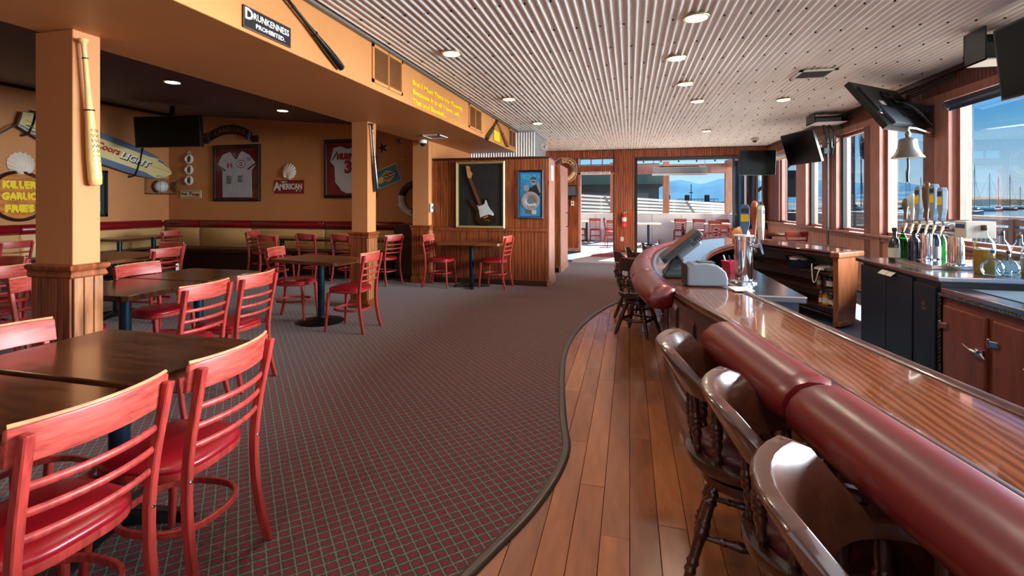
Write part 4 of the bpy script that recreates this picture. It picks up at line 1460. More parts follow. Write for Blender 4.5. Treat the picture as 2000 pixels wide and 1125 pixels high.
PW = 24
row = [(1360, 35), (1321, 114), (1339, 164), (1362, 198)]
nm_ = ('nearest', 'second', 'third', 'fourth')
for (x, y), n_ in zip(row, nm_):
    p = oz(x, y, ZC - .02)
    can(p[0], p[1], ZC - .004, n_ + ' recessed light from the camera in the row over the bar', PW)
for (x, y), n_ in zip([(882, 105), (994, 194), (1050, 241)], nm_):
    p = oz(x, y, ZC - .02)
    can(p[0], p[1], ZC - .004, n_ + ' recessed light from the camera along the orange beam', PW)
p = oz(1530, 195, ZC - .02)
can(p[0], p[1], ZC - .004, 'recessed light near the windows between ceiling vent and screens', PW)
p = oz(1380, 256, ZC - .02)
can(p[0], p[1], ZC - .004, 'furthest recessed light, small above the patio opening', PW)
for (x, y, n_) in ((337, 156, 'recessed light in the dark lounge ceiling beside the nearest pillar'), (552, 212, 'recessed light in the dark lounge ceiling above the white jersey')):
    p = oz(x, y, 3.09)
    can(p[0], p[1], zl(p[0]) - .012, n_, 16)
# lamps of the same kind over the part of the room behind the camera
for x, y, n_ in ((-1.8, 2.4, 'beam row, first above the picture'), (-1.8, .1, 'beam row, second above the picture'), (.5, 2.2, 'bar row, first above the picture'), (.5, -.2, 'bar row, second above the picture')):
    can(x, y, ZC - .004, 'recessed light of the ' + n_, PW)
for x, y, n_ in ((-6.0, 2.6, 'near the beam'), (-8.6, 3.6, 'above the barrel sign')):
    can(x, y, zl(x) - .012, 'recessed light in the dark lounge ceiling ' + n_, 14)


def wallvent(name, label, y0, y1, z0, z1, X, n):
    t = thing(name, label, 'vent', (X, (y0 + y1) / 2, (z0 + z1) / 2), 0, 'louvred vents in the orange beam')
    a, b = (y1 - y0) / 2, (z1 - z0) / 2
    mb = MB()
    for q in ((-a, -a + .03, -b, b), (a - .03, a, -b, b), (-a, a, -b, -b + .03), (-a, a, b - .03, b), (-.008, .008, -b, b)):
        mb.box(0, .014, q[0], q[1], q[2], q[3])
    mb.build('frame', BEAMP, t)
    MB().box(0, .002, -a + .02, a - .02, -b + .02, b - .02).build('backing', BLACK, t)
    for k in range(n):
        z = -b + .035 + (2 * b - .07) * (k + .5) / n
        MB().obox((.008, 0, z), (.005, 0, -.004), (0, a - .028, 0), (.0006, 0, .0008)).build('slat', BEAMP, t)


def beam_pts(x0, y0, x1, y1):
    a, b = ox(x0, y0, XB1), ox(x1, y1, XB1)
    return a, b


a, b = ox(726, 86, XB1), ox(785, 188, XB1)
y0_, y1_ = a[1], b[1]
z1_ = ox(726, 84, XB1)[2]
z0_ = ox(785, 187, XB1)[2]
wallvent('beam_vent', 'large louvred vent between the black bat and the yellow lettering', y0_, y1_, z0_, z1_, XB1, 22)
wallvent('beam_vent', 'second louvred vent right of the yellow lettering', ox(915, 205, XB1)[1], ox(940, 205, XB1)[1], z0_, z1_, XB1, 20)
wallvent('beam_vent', 'furthest louvred vent at the end of the beam', ox(993, 260, XB1)[1], ox(1006, 260, XB1)[1], z0_, z1_, XB1, 14)
p = oz(849, 266, ZB)
v = thing('ceiling_vent', 'white square air vent under the beam by the far pillar', 'vent', (p[0], p[1], ZB))
for q in ((-.16, .16, -.2, -.17), (-.16, .16, .17, .2), (-.16, -.13, -.2, .2), (.13, .16, -.2, .2)):
    MB().box(q[0], q[1], q[2], q[3], -.014, -.001).build('frame_bar', WHITE, v)
MB().box(-.13, .13, -.17, .17, -.006, -.001).build('grille', BLACK, v)
p = oz(1588, 145, ZC - .02)
v = thing('ceiling_vent', 'black and white air vent in the corrugated ceiling by the screens', 'vent', (p[0], p[1], ZC - .012))
for q in ((-.2, .2, -.2, -.16), (-.2, .2, .16, .2), (-.2, -.16, -.2, .2), (.16, .2, -.2, .2)):
    MB().box(q[0], q[1], q[2], q[3], -.016, .0).build('frame_bar', WHITE, v)
MB().box(-.16, .16, -.16, .16, -.01, -.0).build('grille', BLACK, v)
for k in range(6):
    MB().box(-.16, .16, -.13 + k * .05, -.118 + k * .05, -.014, -.01).build('slat', DGREY, v)
p = oy(828, 270, 7.9)
cm = thing('security_camera', 'small white dome camera under the beam at the far pillar', 'camera', (p[0], p[1] - .05, ZB))
MB().lathe([(.07, 0), (.072, -.05), (.05, -.055)], 20).build('housing', WHITE, cm, smooth=40)
MB().lathe([(.05, -.05), (.045, -.08), (.025, -.1), (0, -.105)], 20).build('dome', BLACK, cm, smooth=50)


def screen(name, label, c, u, v, th, group, rear=False):
    """flat screen at c with half-width vector u and half-height vector v; front normal u x v"""
    c, u, v = Vector(c), Vector(u), Vector(v)
    n = u.cross(v).normalized()
    t = thing(name, label, 'television', c, 0, group)
    MB().obox((0, 0, 0), u, v, n * th / 2).build('housing', BLACK, t, bevel=.008)
    MB().obox(n * (th / 2 + .001), u * .965, v * .94, n * .0015).build('screen', SCREEN, t)
    MB().obox(n * (th / 2) - v * .985, u * .99, v * .012, n * .004).build('bottom_strip', DGREY, t)
    return t, c, u, v, n


GT = 'flat screens hung around the bar'
# by the far corner, facing the room
t1, *_ = screen('television', 'black screen in the far corner by the patio opening, facing the room', (2.55, 10.9, 2.26), (.365, .06, .0), (.0, -.04, .26), .06, GT)
MB().bar((0, .03, .1), (1.0, .6, .25), .04, .04).build('mount_arm', BLACK, t1)
# facing the bar, on the window wall
t3, *_ = screen('television', 'black screen on a wall arm between the third and fourth windows, facing the bar', (3.12, 10.1, 2.46), (.12, -.49, 0), (-.085, -.02, .295), .05, GT)
MB().bar((.05, .1, 0), (.46, .15, -.05), .06, .08).build('mount_arm', BLACK, t3)
MB().box(.3, .5, -.25, .3, -.14, -.04).build('mount_plate', DGREY, t3)
# seen from behind
ub = Vector((-.42, -.36, 0))
vb = Vector((-.10, .10, .295))
t2, c2, u2, v2, n2 = screen('television', 'large screen seen from behind above the brass bell, cables hanging off its back', (3.16, 6.99, 2.60), (-.42, -.36, 0), (-.16, .11, .29), .07, GT)
if n2.y < 0:
    pass
bk = -n2 if n2.dot(Vector((-3.1, -7, 0))) < 0 else n2


def onback(a, b, e):
    return u2 * a + v2 * b + bk * e


MB().obox(onback(-.05, -.55, .05), u2 * .8, v2 * .38, bk * .025).build('rear_bulge', DGREY, t2, bevel=.01)
MB().obox(onback(0, .2, .045), u2 * .85, v2 * .55, bk * .012).build('rear_panel', M('rear_grey', (40, 42, 46), .5), t2, bevel=.008)
for a_ in (-.12, .12):
    MB().obox(onback(a_, 0, .07), u2 * .03, v2 * .6, bk * .012).build('bracket', BLACK, t2)
MB().obox(onback(0, .3, .085), u2 * .35, v2 * .05, bk * .012).build('bracket', BLACK, t2)
MB().obox(onback(0, -.15, .085), u2 * .35, v2 * .05, bk * .012).build('bracket', BLACK, t2)
MB().obox(onback(.45, .05, .06), u2 * .09, v2 * .09, bk * .002).build('label_sticker', WHITE, t2)
MB().obox(onback(.78, -.42, .036), u2 * .05, v2 * .025, bk * .002).build('label_sticker', WHITE, t2)
MB().bar(onback(-.2, .0, .1), Vector((.5, -.05, -.05)), .05, .05).build('mount_arm', DGREY, t2)
for k in range(5):
    a_ = -.1 + .16 * k
    MB().tube(smoothpoly([onback(-a_, .25 - .1 * k, .09), onback(-a_ - .15, -.3, .16), onback(-.55 - .05 * k, -.95 - .12 * (k % 3), .12), onback(-.95, -.6 + .1 * k, .1), onback(-1.05, .1 * k, .02)], 6), .006, 6).build('cable', (BLACK, GREY, BLUEPOLE, BLACK, OFFW)[k], t2, smooth=60)
# right edge
t4, *_ = screen('television', 'black screen cut by the right picture edge, facing the bar', (3.02, 4.25, 2.565), (.02, -.62, 0), (-.03, 0, .295), .06, GT)
MB().bar((.02, 0, .1), (.1, 0, .42), .08, .08).build('mount_arm', BLACK, t4)
# lounge screen
t5, *_ = screen('television', 'dark screen hung from the lounge ceiling above the surfboard', (-8.65, 7.5, 2.80), (.72, .06, 0), (0, -.02, .30), .08, GT)
MB().bar((0, .05, .2), (0, .08, .52), .06, .06).build('mount_arm', BLACK, t5)
MB().box(-.76, -.72, .0, .03, -.3, .32).build('side_strip', CHROME, t5)


def devbox(label, x0, x1, y0, y1, z0, z1, mat=BLACK, full=None):
    t = thing('device_shelf', label, 'shelf', ((x0 + x1) / 2, (y0 + y1) / 2, z0))
    a, b, h = (x1 - x0) / 2, (y1 - y0) / 2, z1 - z0
    MB().box(-a, a, -b, b, 0, .012).build('shelf', WHITE, t)
    MB().box(-a, -a + .012, -b, b, 0, h).build('side', mat, t)
    MB().box(a - .012, a, -b, b, 0, h).build('side', mat, t)
    MB().box(-a, a, b - .012, b, 0, h).build('back', mat, t)
    MB().box(-a * .8, a * .75, -b * .6, b * .8, .012, h * .55).build('set_top_box', full or DGREY, t, bevel=.005)
    return t


devbox('black open box with white floor hung from the ceiling beside the right-edge screen', 2.98, 3.36, 5.02, 5.3, 2.66, 2.955)
d2 = devbox('grey device shelf under the ceiling between two screens, cables trailing', 3.05, 3.55, 9.2, 9.6, 2.79, 2.955, BLACK, GREY)
for k in range(7):
    q = random.uniform(-.1, .3)
    MB().tube(smoothpoly([(q, .1, .02), (q + .1, .1 + .03 * k, -.1 - .03 * k), (.2, .2 + .03 * k, -.2 - .08 * (k % 3)), (.22, .35, -.5)], 6), .007, 6).build('cable', BLACK, d2, smooth=60)
cbz = MB()
for k in range(3):
    cbz.tube(smoothpoly([(XR - .1, 6.4, ZC - .1 - .02 * k), (XR - .12, 7.4, ZC - .14 - .03 * k), (XR - .1, 8.6, ZC - .11), (XR - .12, 9.9, ZC - .16 - .02 * k)], 6), .008, 6)
o_ = cbz.build('cable_run', BLACK, smooth=60)
tag(o_, 'black cables running along the top of the window wall', 'cable')
# roller blinds
for (a, b, lb) in ((4.55, 6.58, 'dark blue roller blind above the large right window'), (11.9, 13.25, 'pale roller blind above the far corner window')):
    rb = thing('roller_blind', lb, 'blind', (XR - .07, (a + b) / 2, 2.55))
    MB().tube([(0, -(b - a) / 2, 0), (0, (b - a) / 2, 0)], .045, 16).build('roller', M('blind_blue', (44, 56, 78), .4) if a < 6 else OFFW, rb, smooth=40)
    MB().box(-.012, -.004, -(b - a) / 2 + .02, (b - a) / 2 - .02, -.075, .0).build('fabric', M('blind_blue', (44, 56, 78), .4) if a < 6 else OFFW, rb)
    for s in (-1, 1):
        MB().lathe([(.06, 0), (.06, .012), (0, .014)], 20, (0, s * (b - a) / 2, 0), (0, s, 0)).build('end_cap', CHROME, rb, smooth=40)

# ---- bell
bl = thing('bell', 'grey ship\'s bell on a wall arm before the windows', 'bell', (3.06, 6.38, 1.9))
BELL = M('bell_metal', (112, 108, 102), .38, metal=.6)
MB().lathe([(.150, .03), (.156, .03), (.150, .045), (.118, .085), (.098, .14), (.088, .2), (.085, .235), (.075, .25), (.03, .26), (.02, .275), (.03, .30), (.018, .335), (0, .34)], 36).build('body', BELL, bl, smooth=50)
MB().tube([(0, 0, .1), (0, 0, .02)], .008, 8).build('clapper', BLACK, bl)
MB().tube(smoothpoly([(0, 0, .03), (.004, 0, -.06), (-.003, 0, -.16), (0, 0, -.24)], 4), [.01, .012, .011, .012, .012, .012, .013, .013, .013, .013, .013, .014, .012][:13], 8).build('pull_rope', BLACK, bl, smooth=60)
MB().tube([(0, 0, .335), (.02, .02, .38), (.15, .15, .385), (.47, .50, .37)], .011, 8).build('bracket_arm', OFFW, bl, smooth=60)
MB().obox((.475, .51, .37), (.02, .01, 0), (-.01, .04, 0), (0, 0, .06)).build('bracket_plate', BROWNP, bl, bevel=.005)
sg = thing('bar_sign', 'partly hidden pale letter sign BA on the window header behind the screen', 'sign', (XR - .05, 7.85, 2.78))
MB().box(-.01, .005, -.35, .35, -.09, .09).build('board', BROWNP, sg)
text('lettering', 'BA', OFFW, (-.014, .12, 0), (0, -1, 0), (0, 0, 1), .14, sg, bold=.006)

# ================================================================ BATS, SIGNS ON BEAM AND PILLARS
BATP = [(.024, 0), (.026, .006), (.024, .014), (.0135, .03), (.0125, .10), (.014, .28), (.020, .42), (.028, .55), (.0325, .68), (.033, .80), (.030, .835), (.018, .845), (0, .846)]


def bat(label, p0, p1, mat, rr=1.0, band=None):
    p0, p1 = Vector(p0), Vector(p1)
    L = (p1 - p0).length
    k = L / .846
    t = thing('baseball_bat', label, 'bat', p0)
    o = MB().lathe([(r * rr, z * k) for r, z in BATP], 20, (0, 0, 0), p1 - p0).build('bat', mat, t, smooth=50)
    o.name = 'barrel'
    d = (p1 - p0).normalized()
    for q in (.13, .48):
        MB().lathe([((.0125 if q < .2 else .0235) * rr + .002, -.004), ((.0125 if q < .2 else .0235) * rr + .003, 0), ((.0125 if q < .2 else .0235) * rr + .002, .004)], 16, d * q * L, d).build('tie', BLACK, t)
    if band:
        MB().lathe([(.0246 * rr, .50 * k), (.0305 * rr, .60 * k)], 20, (0, 0, 0), d).build('emblem_band', band, t, smooth=50)
    return t


ASH = M('ash_bat', (226, 182, 112), .35, grain=(30, 30, 5), amt=.22, coat=.3)
INK = M('ink', (50, 44, 70), .6)
b1 = bat('pale ash baseball bat with scribbled signatures hung on the nearest pillar', ox(163, 76, -3.362), ox(187, 363, -3.362), ASH, 1.12)
sp_ = ox(180, 308, -3.362)
for k in range(9):
    pts = []
    base = Vector((0.039, random.uniform(-.012, .016), -.50 - .018 * k * 1.6 - .1)) + Vector((0, .06, 0))
    a0_ = Vector(ox(163, 76, -3.362))
    d_ = (Vector(ox(187, 363, -3.362)) - a0_)
    c0 = d_ * (.62 + .035 * k)
    for q in range(9):
        ph = (q - 4) * .16
        r_ = .0352
        pts.append(c0 + Vector((r_ * math.cos(ph) + .001, r_ * math.sin(ph), .012 * math.sin(q * 2.1 + k))))
    MB().tube(pts, .0011, 4).build('signature', INK, b1)
bat('dark bat with blue shine hung on the middle pillar', ox(726, 241, -3.375), ox(736, 375, -3.375), M('dark_blue_bat', (26, 34, 48), .2, coat=.6), 1.0)
bat('long black bat sloping across the beam beside the black sign', ox(556, -8, XB1 + .035), ox(668, 134, XB1 + .035), M('black_bat', (16, 15, 16), .25, coat=.4), 1.0)
bat('short dark bat leaning left, one of two crossed tops on the far beam', ox(972, 236, XB1 + .035), ox(951, 271, XB1 + .035), M('grey_bat', (58, 54, 52), .3, coat=.4), 1.2)
bat('brown bat leaning right, one of two crossed tops on the far beam', ox(971, 236, XB1 + .035), ox(992, 286, XB1 + .035), M('brown_bat', (150, 92, 44), .3, coat=.4), 1.1)

a, b = ox(472, 8, XB1), ox(565, 70, XB1)
ylo, yhi = a[1], b[1]
zt_, zb_ = a[2], ox(472, 52, XB1)[2]
dp = thing('prohibition_sign', 'black DRUNKENNESS PROHIBITED sign on the orange beam', 'sign', (XB1, 0, 0))
zm = (zt_ + zb_) / 2
hh_ = (zt_ - zb_)
MB().box(0, .012, ylo, yhi, zb_, zt_).build('board', M('sign_black', (26, 26, 30), .4), dp, bevel=.003)
for q in ((ylo, ylo + .006, zb_, zt_), (yhi - .006, yhi, zb_, zt_), (ylo, yhi, zb_, zb_ + .006), (ylo, yhi, zt_ - .006, zt_)):
    MB().box(.012, .014, *q).build('edge_strip', BROWNP, dp)
yc = (ylo + yhi) / 2
text('lettering', 'D', WHITE, (.014, ylo + .045, zm + .02), (0, 1, 0), (0, 0, 1), hh_ * .48, dp, bold=.003)
text('lettering', 'RUNKENNESS', WHITE, (.014, yc + .03, zm + hh_ * .16), (0, 1, 0), (0, 0, 1), hh_ * .30, dp, bold=.001, w=(yhi - ylo) * .76)
text('lettering', 'PROHIBITED.', WHITE, (.014, yc + .02, zm - hh_ * .24), (0, 1, 0), (0, 0, 1), hh_ * .2, dp, bold=.001, w=(yhi - ylo) * .62)

qt = thing('quotation', 'yellow painted baseball quotation in three lines on the beam', 'lettering', (XB1, 0, 0))
y0q = ox(805, 180, XB1)[1]
y1q = ox(902, 210, XB1)[1]
zq = ox(805, 160, XB1)[2]
zq3 = ox(805, 196, XB1)[2]
lh = (zq - zq3) / 2
for i, (s_, f_) in enumerate((('But I Must Think He Thought', 1.0), ('Because it is all I have Left', .92), ('That and Baseball...', .62))):
    ww = (y1q - y0q) * f_
    text('lettering', s_, YEL, (.003, y0q + ww / 2, zq - i * lh), (0, 1, 0), (0, 0, 1), lh * .52, qt, bold=.0028, w=ww)['kind'] = 'stuff'
text('lettering', 'HEMINGWAY', YEL, (.003, y0q + (y1q - y0q) * .86, zq - 2.25 * lh), (0, 1, 0), (0, 0, 1), lh * .2, qt, w=(y1q - y0q) * .42)
ys = thing('yellow_sign', 'small yellow and grey lettered sign between the two far bats', 'sign', (XB1, 0, 0))
a, b = ox(963, 252, XB1), ox(976, 280, XB1)
MB().box(0, .01, a[1], b[1], b[2], a[2]).build('board', M('sign_ochre', (150, 130, 60), .5), ys)
for k in range(3):
    zz = b[2] + (a[2] - b[2]) * (.2 + .3 * k)
    MB().box(.01, .012, a[1] + .03, b[1] - .03, zz - .03, zz + .03).build('lettering_bar', YEL, ys)

# ---- far pillar: thermostat
p = oy(841, 406, 7.95)
th_ = thing('thermostat', 'white thermostat on the far orange pillar', 'thermostat', (-3.435, 8.0, p[2]))
MB().box(-.0, .03, -.05, .05, -.075, .075).build('case', WHITE, th_, bevel=.005)
MB().box(.03, .034, -.02, .03, -.02, .03).build('dial', DGREY, th_)


# ================================================================ LOUNGE WALL DECOR
YW = YB - .002


def frame_on(name, label, cat, x0, x1, z0, z1, Y, fmat, bmat, fw_=.05, depth=.04):
    """picture frame hung on a wall facing -Y; local origin at the wall, centre"""
    t = thing(name, label, cat, ((x0 + x1) / 2, Y, (z0 + z1) / 2))
    a, b = (x1 - x0) / 2, (z1 - z0) / 2
    mb = MB()
    prof = [(0, 0), (0, -depth * .7), (-fw_ * .3, -depth), (-fw_ * .8, -depth * .8), (-fw_, -depth * .5), (-fw_, 0)]
    secs = []
    for d, y in prof:
        secs.append([(-a - d if 0 else (-a - d), y, -b - d), (a + d, y, -b - d), (a + d, y, b + d), (-a - d, y, b + d)])
    mb.loft([[(sx * (a + d), y, sz * (b + d)) for sx, sz in ((-1, -1), (1, -1), (1, 1), (-1, 1))] for d, y in prof], caps=False)
    mb.build('frame', fmat, t)
    MB().box(-a + fw_ * .5, a - fw_ * .5, -.012, 0, -b + fw_ * .5, b - fw_ * .5).build('backing', bmat, t)
    return t, a, b


FRB = M('frame_black', (18, 14, 14), .35)
REDMAT = M('red_matting', (124, 14, 22), .7)
JERSEY = M('jersey_white', (206, 206, 212), .8, grain=(14, 14, 5), amt=.08)
PIPING = M('jersey_piping', (40, 20, 28), .7)
JRED = M('jersey_red', (168, 28, 32), .7)


def cloth(poly, y0, th, nm, mat, par):
    """flat garment outline in local x,z pushed out to give body"""
    return MB().plate([(x, y0, z) for x, z in poly], (0, -th, 0)).build(nm, mat, par, bevel=.006)


# jersey 14
t, a, b = frame_on('framed_jersey', 'framed white number 14 jersey on red below the LANDING banner', 'picture', -9.0, -7.77, 1.46, 2.70, YW, FRB, REDMAT, .07, .05)
jx, jz = a / 46, b / 54.5          # picture px -> local
J = lambda x, y: ((x - 455) * jx * 1.0, (338.5 - y) * jz)
body = [J(*p) for p in ((427.5, 385), (427, 332), (417, 322), (428, 302), (443, 297), (450, 300), (455, 310), (461, 300), (466, 296), (480, 304), (493, 321), (484, 333), (485, 385))]
cloth(body, -.014, .012, 'jersey', JERSEY, t)
for p0, p1 in (((417, 322), (433.5, 333)), ((477.5, 331.5), (493.5, 320)), ((445, 297), (455, 311)), ((455, 311), (463, 296))):
    q0, q1 = J(*p0), J(*p1)
    MB().bar((q0[0], -.028, q0[1]), (q1[0], -.028, q1[1]), .03, .006, ref=(0, 0, 1)).build('piping', PIPING, t)
n14 = J(442, 324)
text('number', '14', JRED, (n14[0], -.030, n14[1]), (1, 0, 0), (0, 0, 1), .115, t, bold=.006)
lg = J(465, 321)
lo = MB()
lo.plate([(lg[0] + .105 * math.copysign(abs(math.cos(q)) ** 1.0, math.cos(q)) * (1.15 if math.cos(q) < 0 else 1), -.027, lg[1] + .085 * math.sin(q)) for q in [2 * PI * k / 24 for k in range(24)]], (0, -.003, 0))
lo.build('crest_outline', PIPING, t)
MB().plate([(lg[0] + .09 * math.cos(q) * (1.15 if math.cos(q) < 0 else 1), -.030, lg[1] + .07 * math.sin(q)) for q in [2 * PI * k / 24 for k in range(24)]], (0, -.003, 0)).build('crest', WHITE, t)
MB().plate([(lg[0] + .056 * math.cos(q), -.033, lg[1] + .044 * math.sin(q)) for q in [2 * PI * k / 24 for k in range(24)]], (0, -.003, 0)).build('crest_oval', JRED, t)
text('crest_lettering', 'REDS', WHITE, (lg[0], -.037, lg[1]), (1, 0, 0), (0, 0, 1), .026, t, bold=.001)
for cx_, cnt in ((441, 10), (463, 8)):
    for k in range(cnt):
        q = J(cx_ - 5, 344 + k * 1.6)
        wv = random.uniform(.08, .17)
        MB().box(q[0], q[0] + wv, -.029, -.0265, q[1] - .006, q[1] + .006).build('printed_line', PIPING, t)
for k in range(4):
    q = J(476 + 2 * k, 312 + 2 * (k % 2) * 2)
    MB().tube([(q[0], -.029, q[1]), (q[0] + .02, -.029, q[1] + .04)], .004, 5).build('signature', INK, t)
MB().box(-a + .04, a - .04, -.046, -.043, -b + .04, b - .04).build('pane', GLASSP, t)

# jersey 3
t, a, b = frame_on('framed_jersey', 'framed white MURPHY number 3 jersey partly behind the middle pillar', 'picture', -6.2, -5.0, 1.53, 2.74, YW, FRB, REDMAT, .07, .05)
K = lambda x, y: ((x - 675) * .0118, (331 - y) * .0108)
body = [K(*p) for p in ((645, 326), (636.5, 317), (643, 291), (660, 288), (672, 291.5), (688, 287), (702, 290), (711, 315), (704, 324), (705, 356), (702, 368), (690, 378), (668, 378), (655, 371), (647, 360))]
cloth(body, -.014, .012, 'jersey', JERSEY, t)
for p0, p1 in (((641, 315), (651, 298)), ((660, 288), (670, 292)), ((670, 292), (680, 291)), ((680, 291), (689, 286)), ((647, 359), (657, 371)), ((706, 314), (699, 298))):
    q0, q1 = K(*p0), K(*p1)
    MB().bar((q0[0], -.028, q0[1]), (q1[0], -.028, q1[1]), .022, .006, ref=(0, 0, 1)).build('piping', PIPING, t)
q = K(673, 308.5)
text('name', 'MURPHY', JRED, (q[0], -.030, q[1]), (1, 0, 0), (0, 0, 1), .11, t, bold=.014, w=.56)
q = K(672.5, 329)
text('number', '3', PIPING, (q[0], -.029, q[1]), (1, 0, 0), (0, 0, 1), .24, t, bold=.02)
text('number', '3', JRED, (q[0], -.032, q[1]), (1, 0, 0), (0, 0, 1), .225, t, bold=.008)
MB().box(-a + .04, a - .04, -.046, -.043, -b + .04, b - .04).build('pane', GLASSP, t)

# LANDING banner
t = thing('landing_banner', 'dark curved LANDING banner with scrolled ends above the white jersey', 'sign', oy(450, 262, YW - .01))
DKB = M('banner_dark', (46, 22, 18), .5)
mb = MB()
mb.loft([[(x, y, z + .10 - .16 * (x / .55) ** 2) for y, z in ((0, -.10), (-.03, -.10), (-.03, .10), (0, .10))] for x in [-.48 + .96 * k / 14 for k in range(15)]])
mb.build('banner', DKB, t)
for s in (-1, 1):
    MB().lathe([(0, -.09), (.05, -.09), (.055, .09), (0, .09)], 16, (s * .54, -.07, -.06), (.25 * s, 0, 1)).build('scroll', DKB, t, smooth=40)
    MB().box(min(s * .56, s * .74), max(s * .56, s * .74), -.02, 0, -.2, -.05).build('tail', DKB, t, bevel=.01)
for i, ch in enumerate('LANDING'):
    x = (-.36 + .12 * i)
    text('lettering', ch, M('banner_letters', (132, 84, 40), .5), (x, -.032, .10 - .16 * (x / .55) ** 2), (1, 0, -.58 * x), (.58 * x, 0, 1), .10, t, bold=.004)


# shells
def shell(label, loc, facing, r, tilt):
    t = thing('scallop_shell', label, 'shell', loc, 0, 'scallop shells on the walls')
    f = Vector(facing)
    s = Vector((0, 0, 1)).cross(f).normalized() * -1
    up = Vector((0, 0, 1))
    NU, NV = 72, 10
    secs = []
    ct_, st_ = math.cos(tilt), math.sin(tilt)
    for i in range(NU + 1):
        ph = (i / NU - .5) * 2 * math.radians(146)
        rib = math.cos(i / NU * 2 * PI * 13)
        row_ = []
        for j in range(NV + 1):
            w = j / NV
            bx, by = r * math.sin(ph), r * .9 + r * math.cos(ph)
            k = 1 + .03 * rib * w
            x, y = bx * w * k, by * w * k - r * .9
            x, y = x * ct_ + y * st_, -x * st_ + y * ct_
            hgt = r * .4 * math.sin(PI * (.14 + .84 * w)) + r * .05 * rib * w + .006
            row_.append(s * x + up * y + f * hgt)
        secs.append(row_)
    SH = M('shell_cream', (226, 206, 186), .5)
    MB().loft(secs, closed=False, caps=False).build('ribbed_fan', SH, t, smooth=70)
    R2 = lambda x, y, h: s * (x * ct_ + y * st_) + up * (-x * st_ + y * ct_) + f * h
    MB().loft([[R2(q * r * .42, -r * .62, .004), R2(q * r * .5, -r * 1.0, .004), R2(q * r * .5, -r * 1.0, r * .12), R2(q * r * .42, -r * .62, r * .2)] for q in (-1, -.5, 0, .5, 1)]).build('hinge', SH, t, smooth=40)
    return t


shell('cream scallop shell on the left wall above the barrel sign', ox(40, 320, XL + .003), (1, 0, 0), .20, .25)
shell('cream scallop shell on the back wall above the AMERICAN sign', oy(566, 335, YW), (0, -1, 0), .165, -.35)

# barrel sign
p = ox(36, 383, XL + .003)
t = thing('barrel_sign', 'round barrel-head KILLER GARLIC FRIES sign on the left wall', 'sign', p)
R_ = .44
MB().lathe([(R_ - .06, 0), (R_, 0), (R_, .05), (R_ - .02, .07), (R_ - .05, .06), (R_ - .055, .02)], 48, (0, 0, 0), (1, 0, 0)).build('hoop', DARKW, t, smooth=40)
OAK = M('barrel_oak', (196, 116, 42), .5, grain=(20, 3, 20), amt=.4)
for k in range(7):
    z0_k, z1_k = -R_ + .05 + (2 * R_ - .1) * k / 7, -R_ + .05 + (2 * R_ - .1) * (k + 1) / 7
    r2 = R_ - .05
    pl = [(.0, math.copysign(math.sqrt(max(0, r2 * r2 - z * z)), s_), z) for s_, zs in ((-1, (z0_k + .003, (z0_k + z1_k) / 2, z1_k - .003)), (1, (z1_k - .003, (z0_k + z1_k) / 2, z0_k + .003))) for z in zs]
    MB().plate(pl, (.03, 0, 0)).build('stave', OAK, t)
for s_, z in (('KILLER', .19), ('GARLIC', -.01), ('FRIES', -.22)):
    text('lettering', s_, YEL, (.032, 0, z), (0, 1, 0), (0, 0, 1), .115, t, bold=.012, w=.5 if s_ != 'FRIES' else .42)

# surfboard
p0, p1 = Vector((XL + .16, 6.02, 2.86)), Vector((XL + .16, 8.80, 2.10))
dl = (p1 - p0).normalized()
nb = Vector((1, 0, 0))
wd_ = dl.cross(nb) * -1
L = (p1 - p0).length
sb = thing('surfboard', 'cream and grey-blue surfboard lettered LIGHT along the left wall behind the pillar', 'surfboard', p0)
secs, N = [], 30
hw = lambda q: .30 * max(.02, (1 - max(0, (q - .62) / .38) ** 2.6)) ** .5 * (1 - .55 * max(0, (.3 - q) / .3) ** 1.6)
for i in range(N + 1):
    q = i / N
    c = dl * L * q
    h = hw(q)
    secs.append([c + wd_ * h * math.cos(2 * PI * k / 16) + nb * .035 * math.sin(2 * PI * k / 16) for k in range(16)])
sbm = MB().loft(secs)
SBC = M('board_cream', (222, 200, 136), .3, coat=.4)
SBB = M('board_blue_grey', (96, 112, 140), .3, coat=.4)
sbm.build('deck', SBB, sb, smooth=60)
secs = []
for i in range(N + 1):
    q = i / N
    h = min(hw(q) - .012, .175 if q < .8 else .175 + (q - .8) * .5)
    h = max(h, .005)
    secs.append([dl * L * q + wd_ * h * f_ + nb * (.0355 * math.sqrt(max(0, 1 - (h * f_ / hw(q)) ** 2)) + .0012) for f_ in (-1, -.6, -.2, .2, .6, 1)])
MB().loft(secs, closed=False, caps=False).build('cream_panel', SBC, sb, smooth=60)
MB().tube([dl * L * q + nb * .0375 for q in (.02, .5, .985)], .004, 5).build('stringer', M('stringer', (150, 110, 60), .4), sb)
up_ = wd_ if wd_.z > 0 else -wd_
text('lettering', 'Coors', JRED, dl * L * .50 + nb * .041 + up_ * .03, dl, up_, .13, sb, bold=.006, shear=.3)
text('lettering', 'LIGHT', PIPING, dl * L * .705 + nb * .040 - up_ * .012, dl, up_, .13, sb, bold=.012, shear=.25, w=.68)
text('lettering', 'LIGHT', WHITE, dl * L * .70 + nb * .043, dl, up_, .13, sb, bold=.004, shear=.25, w=.66)
text('lettering', 'C', JRED, dl * L * .09 + nb * .040, dl, up_, .12, sb, bold=.004, shear=.3)
MB().plate([dl * L * .03 - up_ * .08 + nb * .03, dl * L * .09 - up_ * .09 + nb * .03, dl * L * .03 - up_ * .10 + nb * .16], up_ * .008).build('fin', M('fin_green', (150, 160, 130), .4), sb)
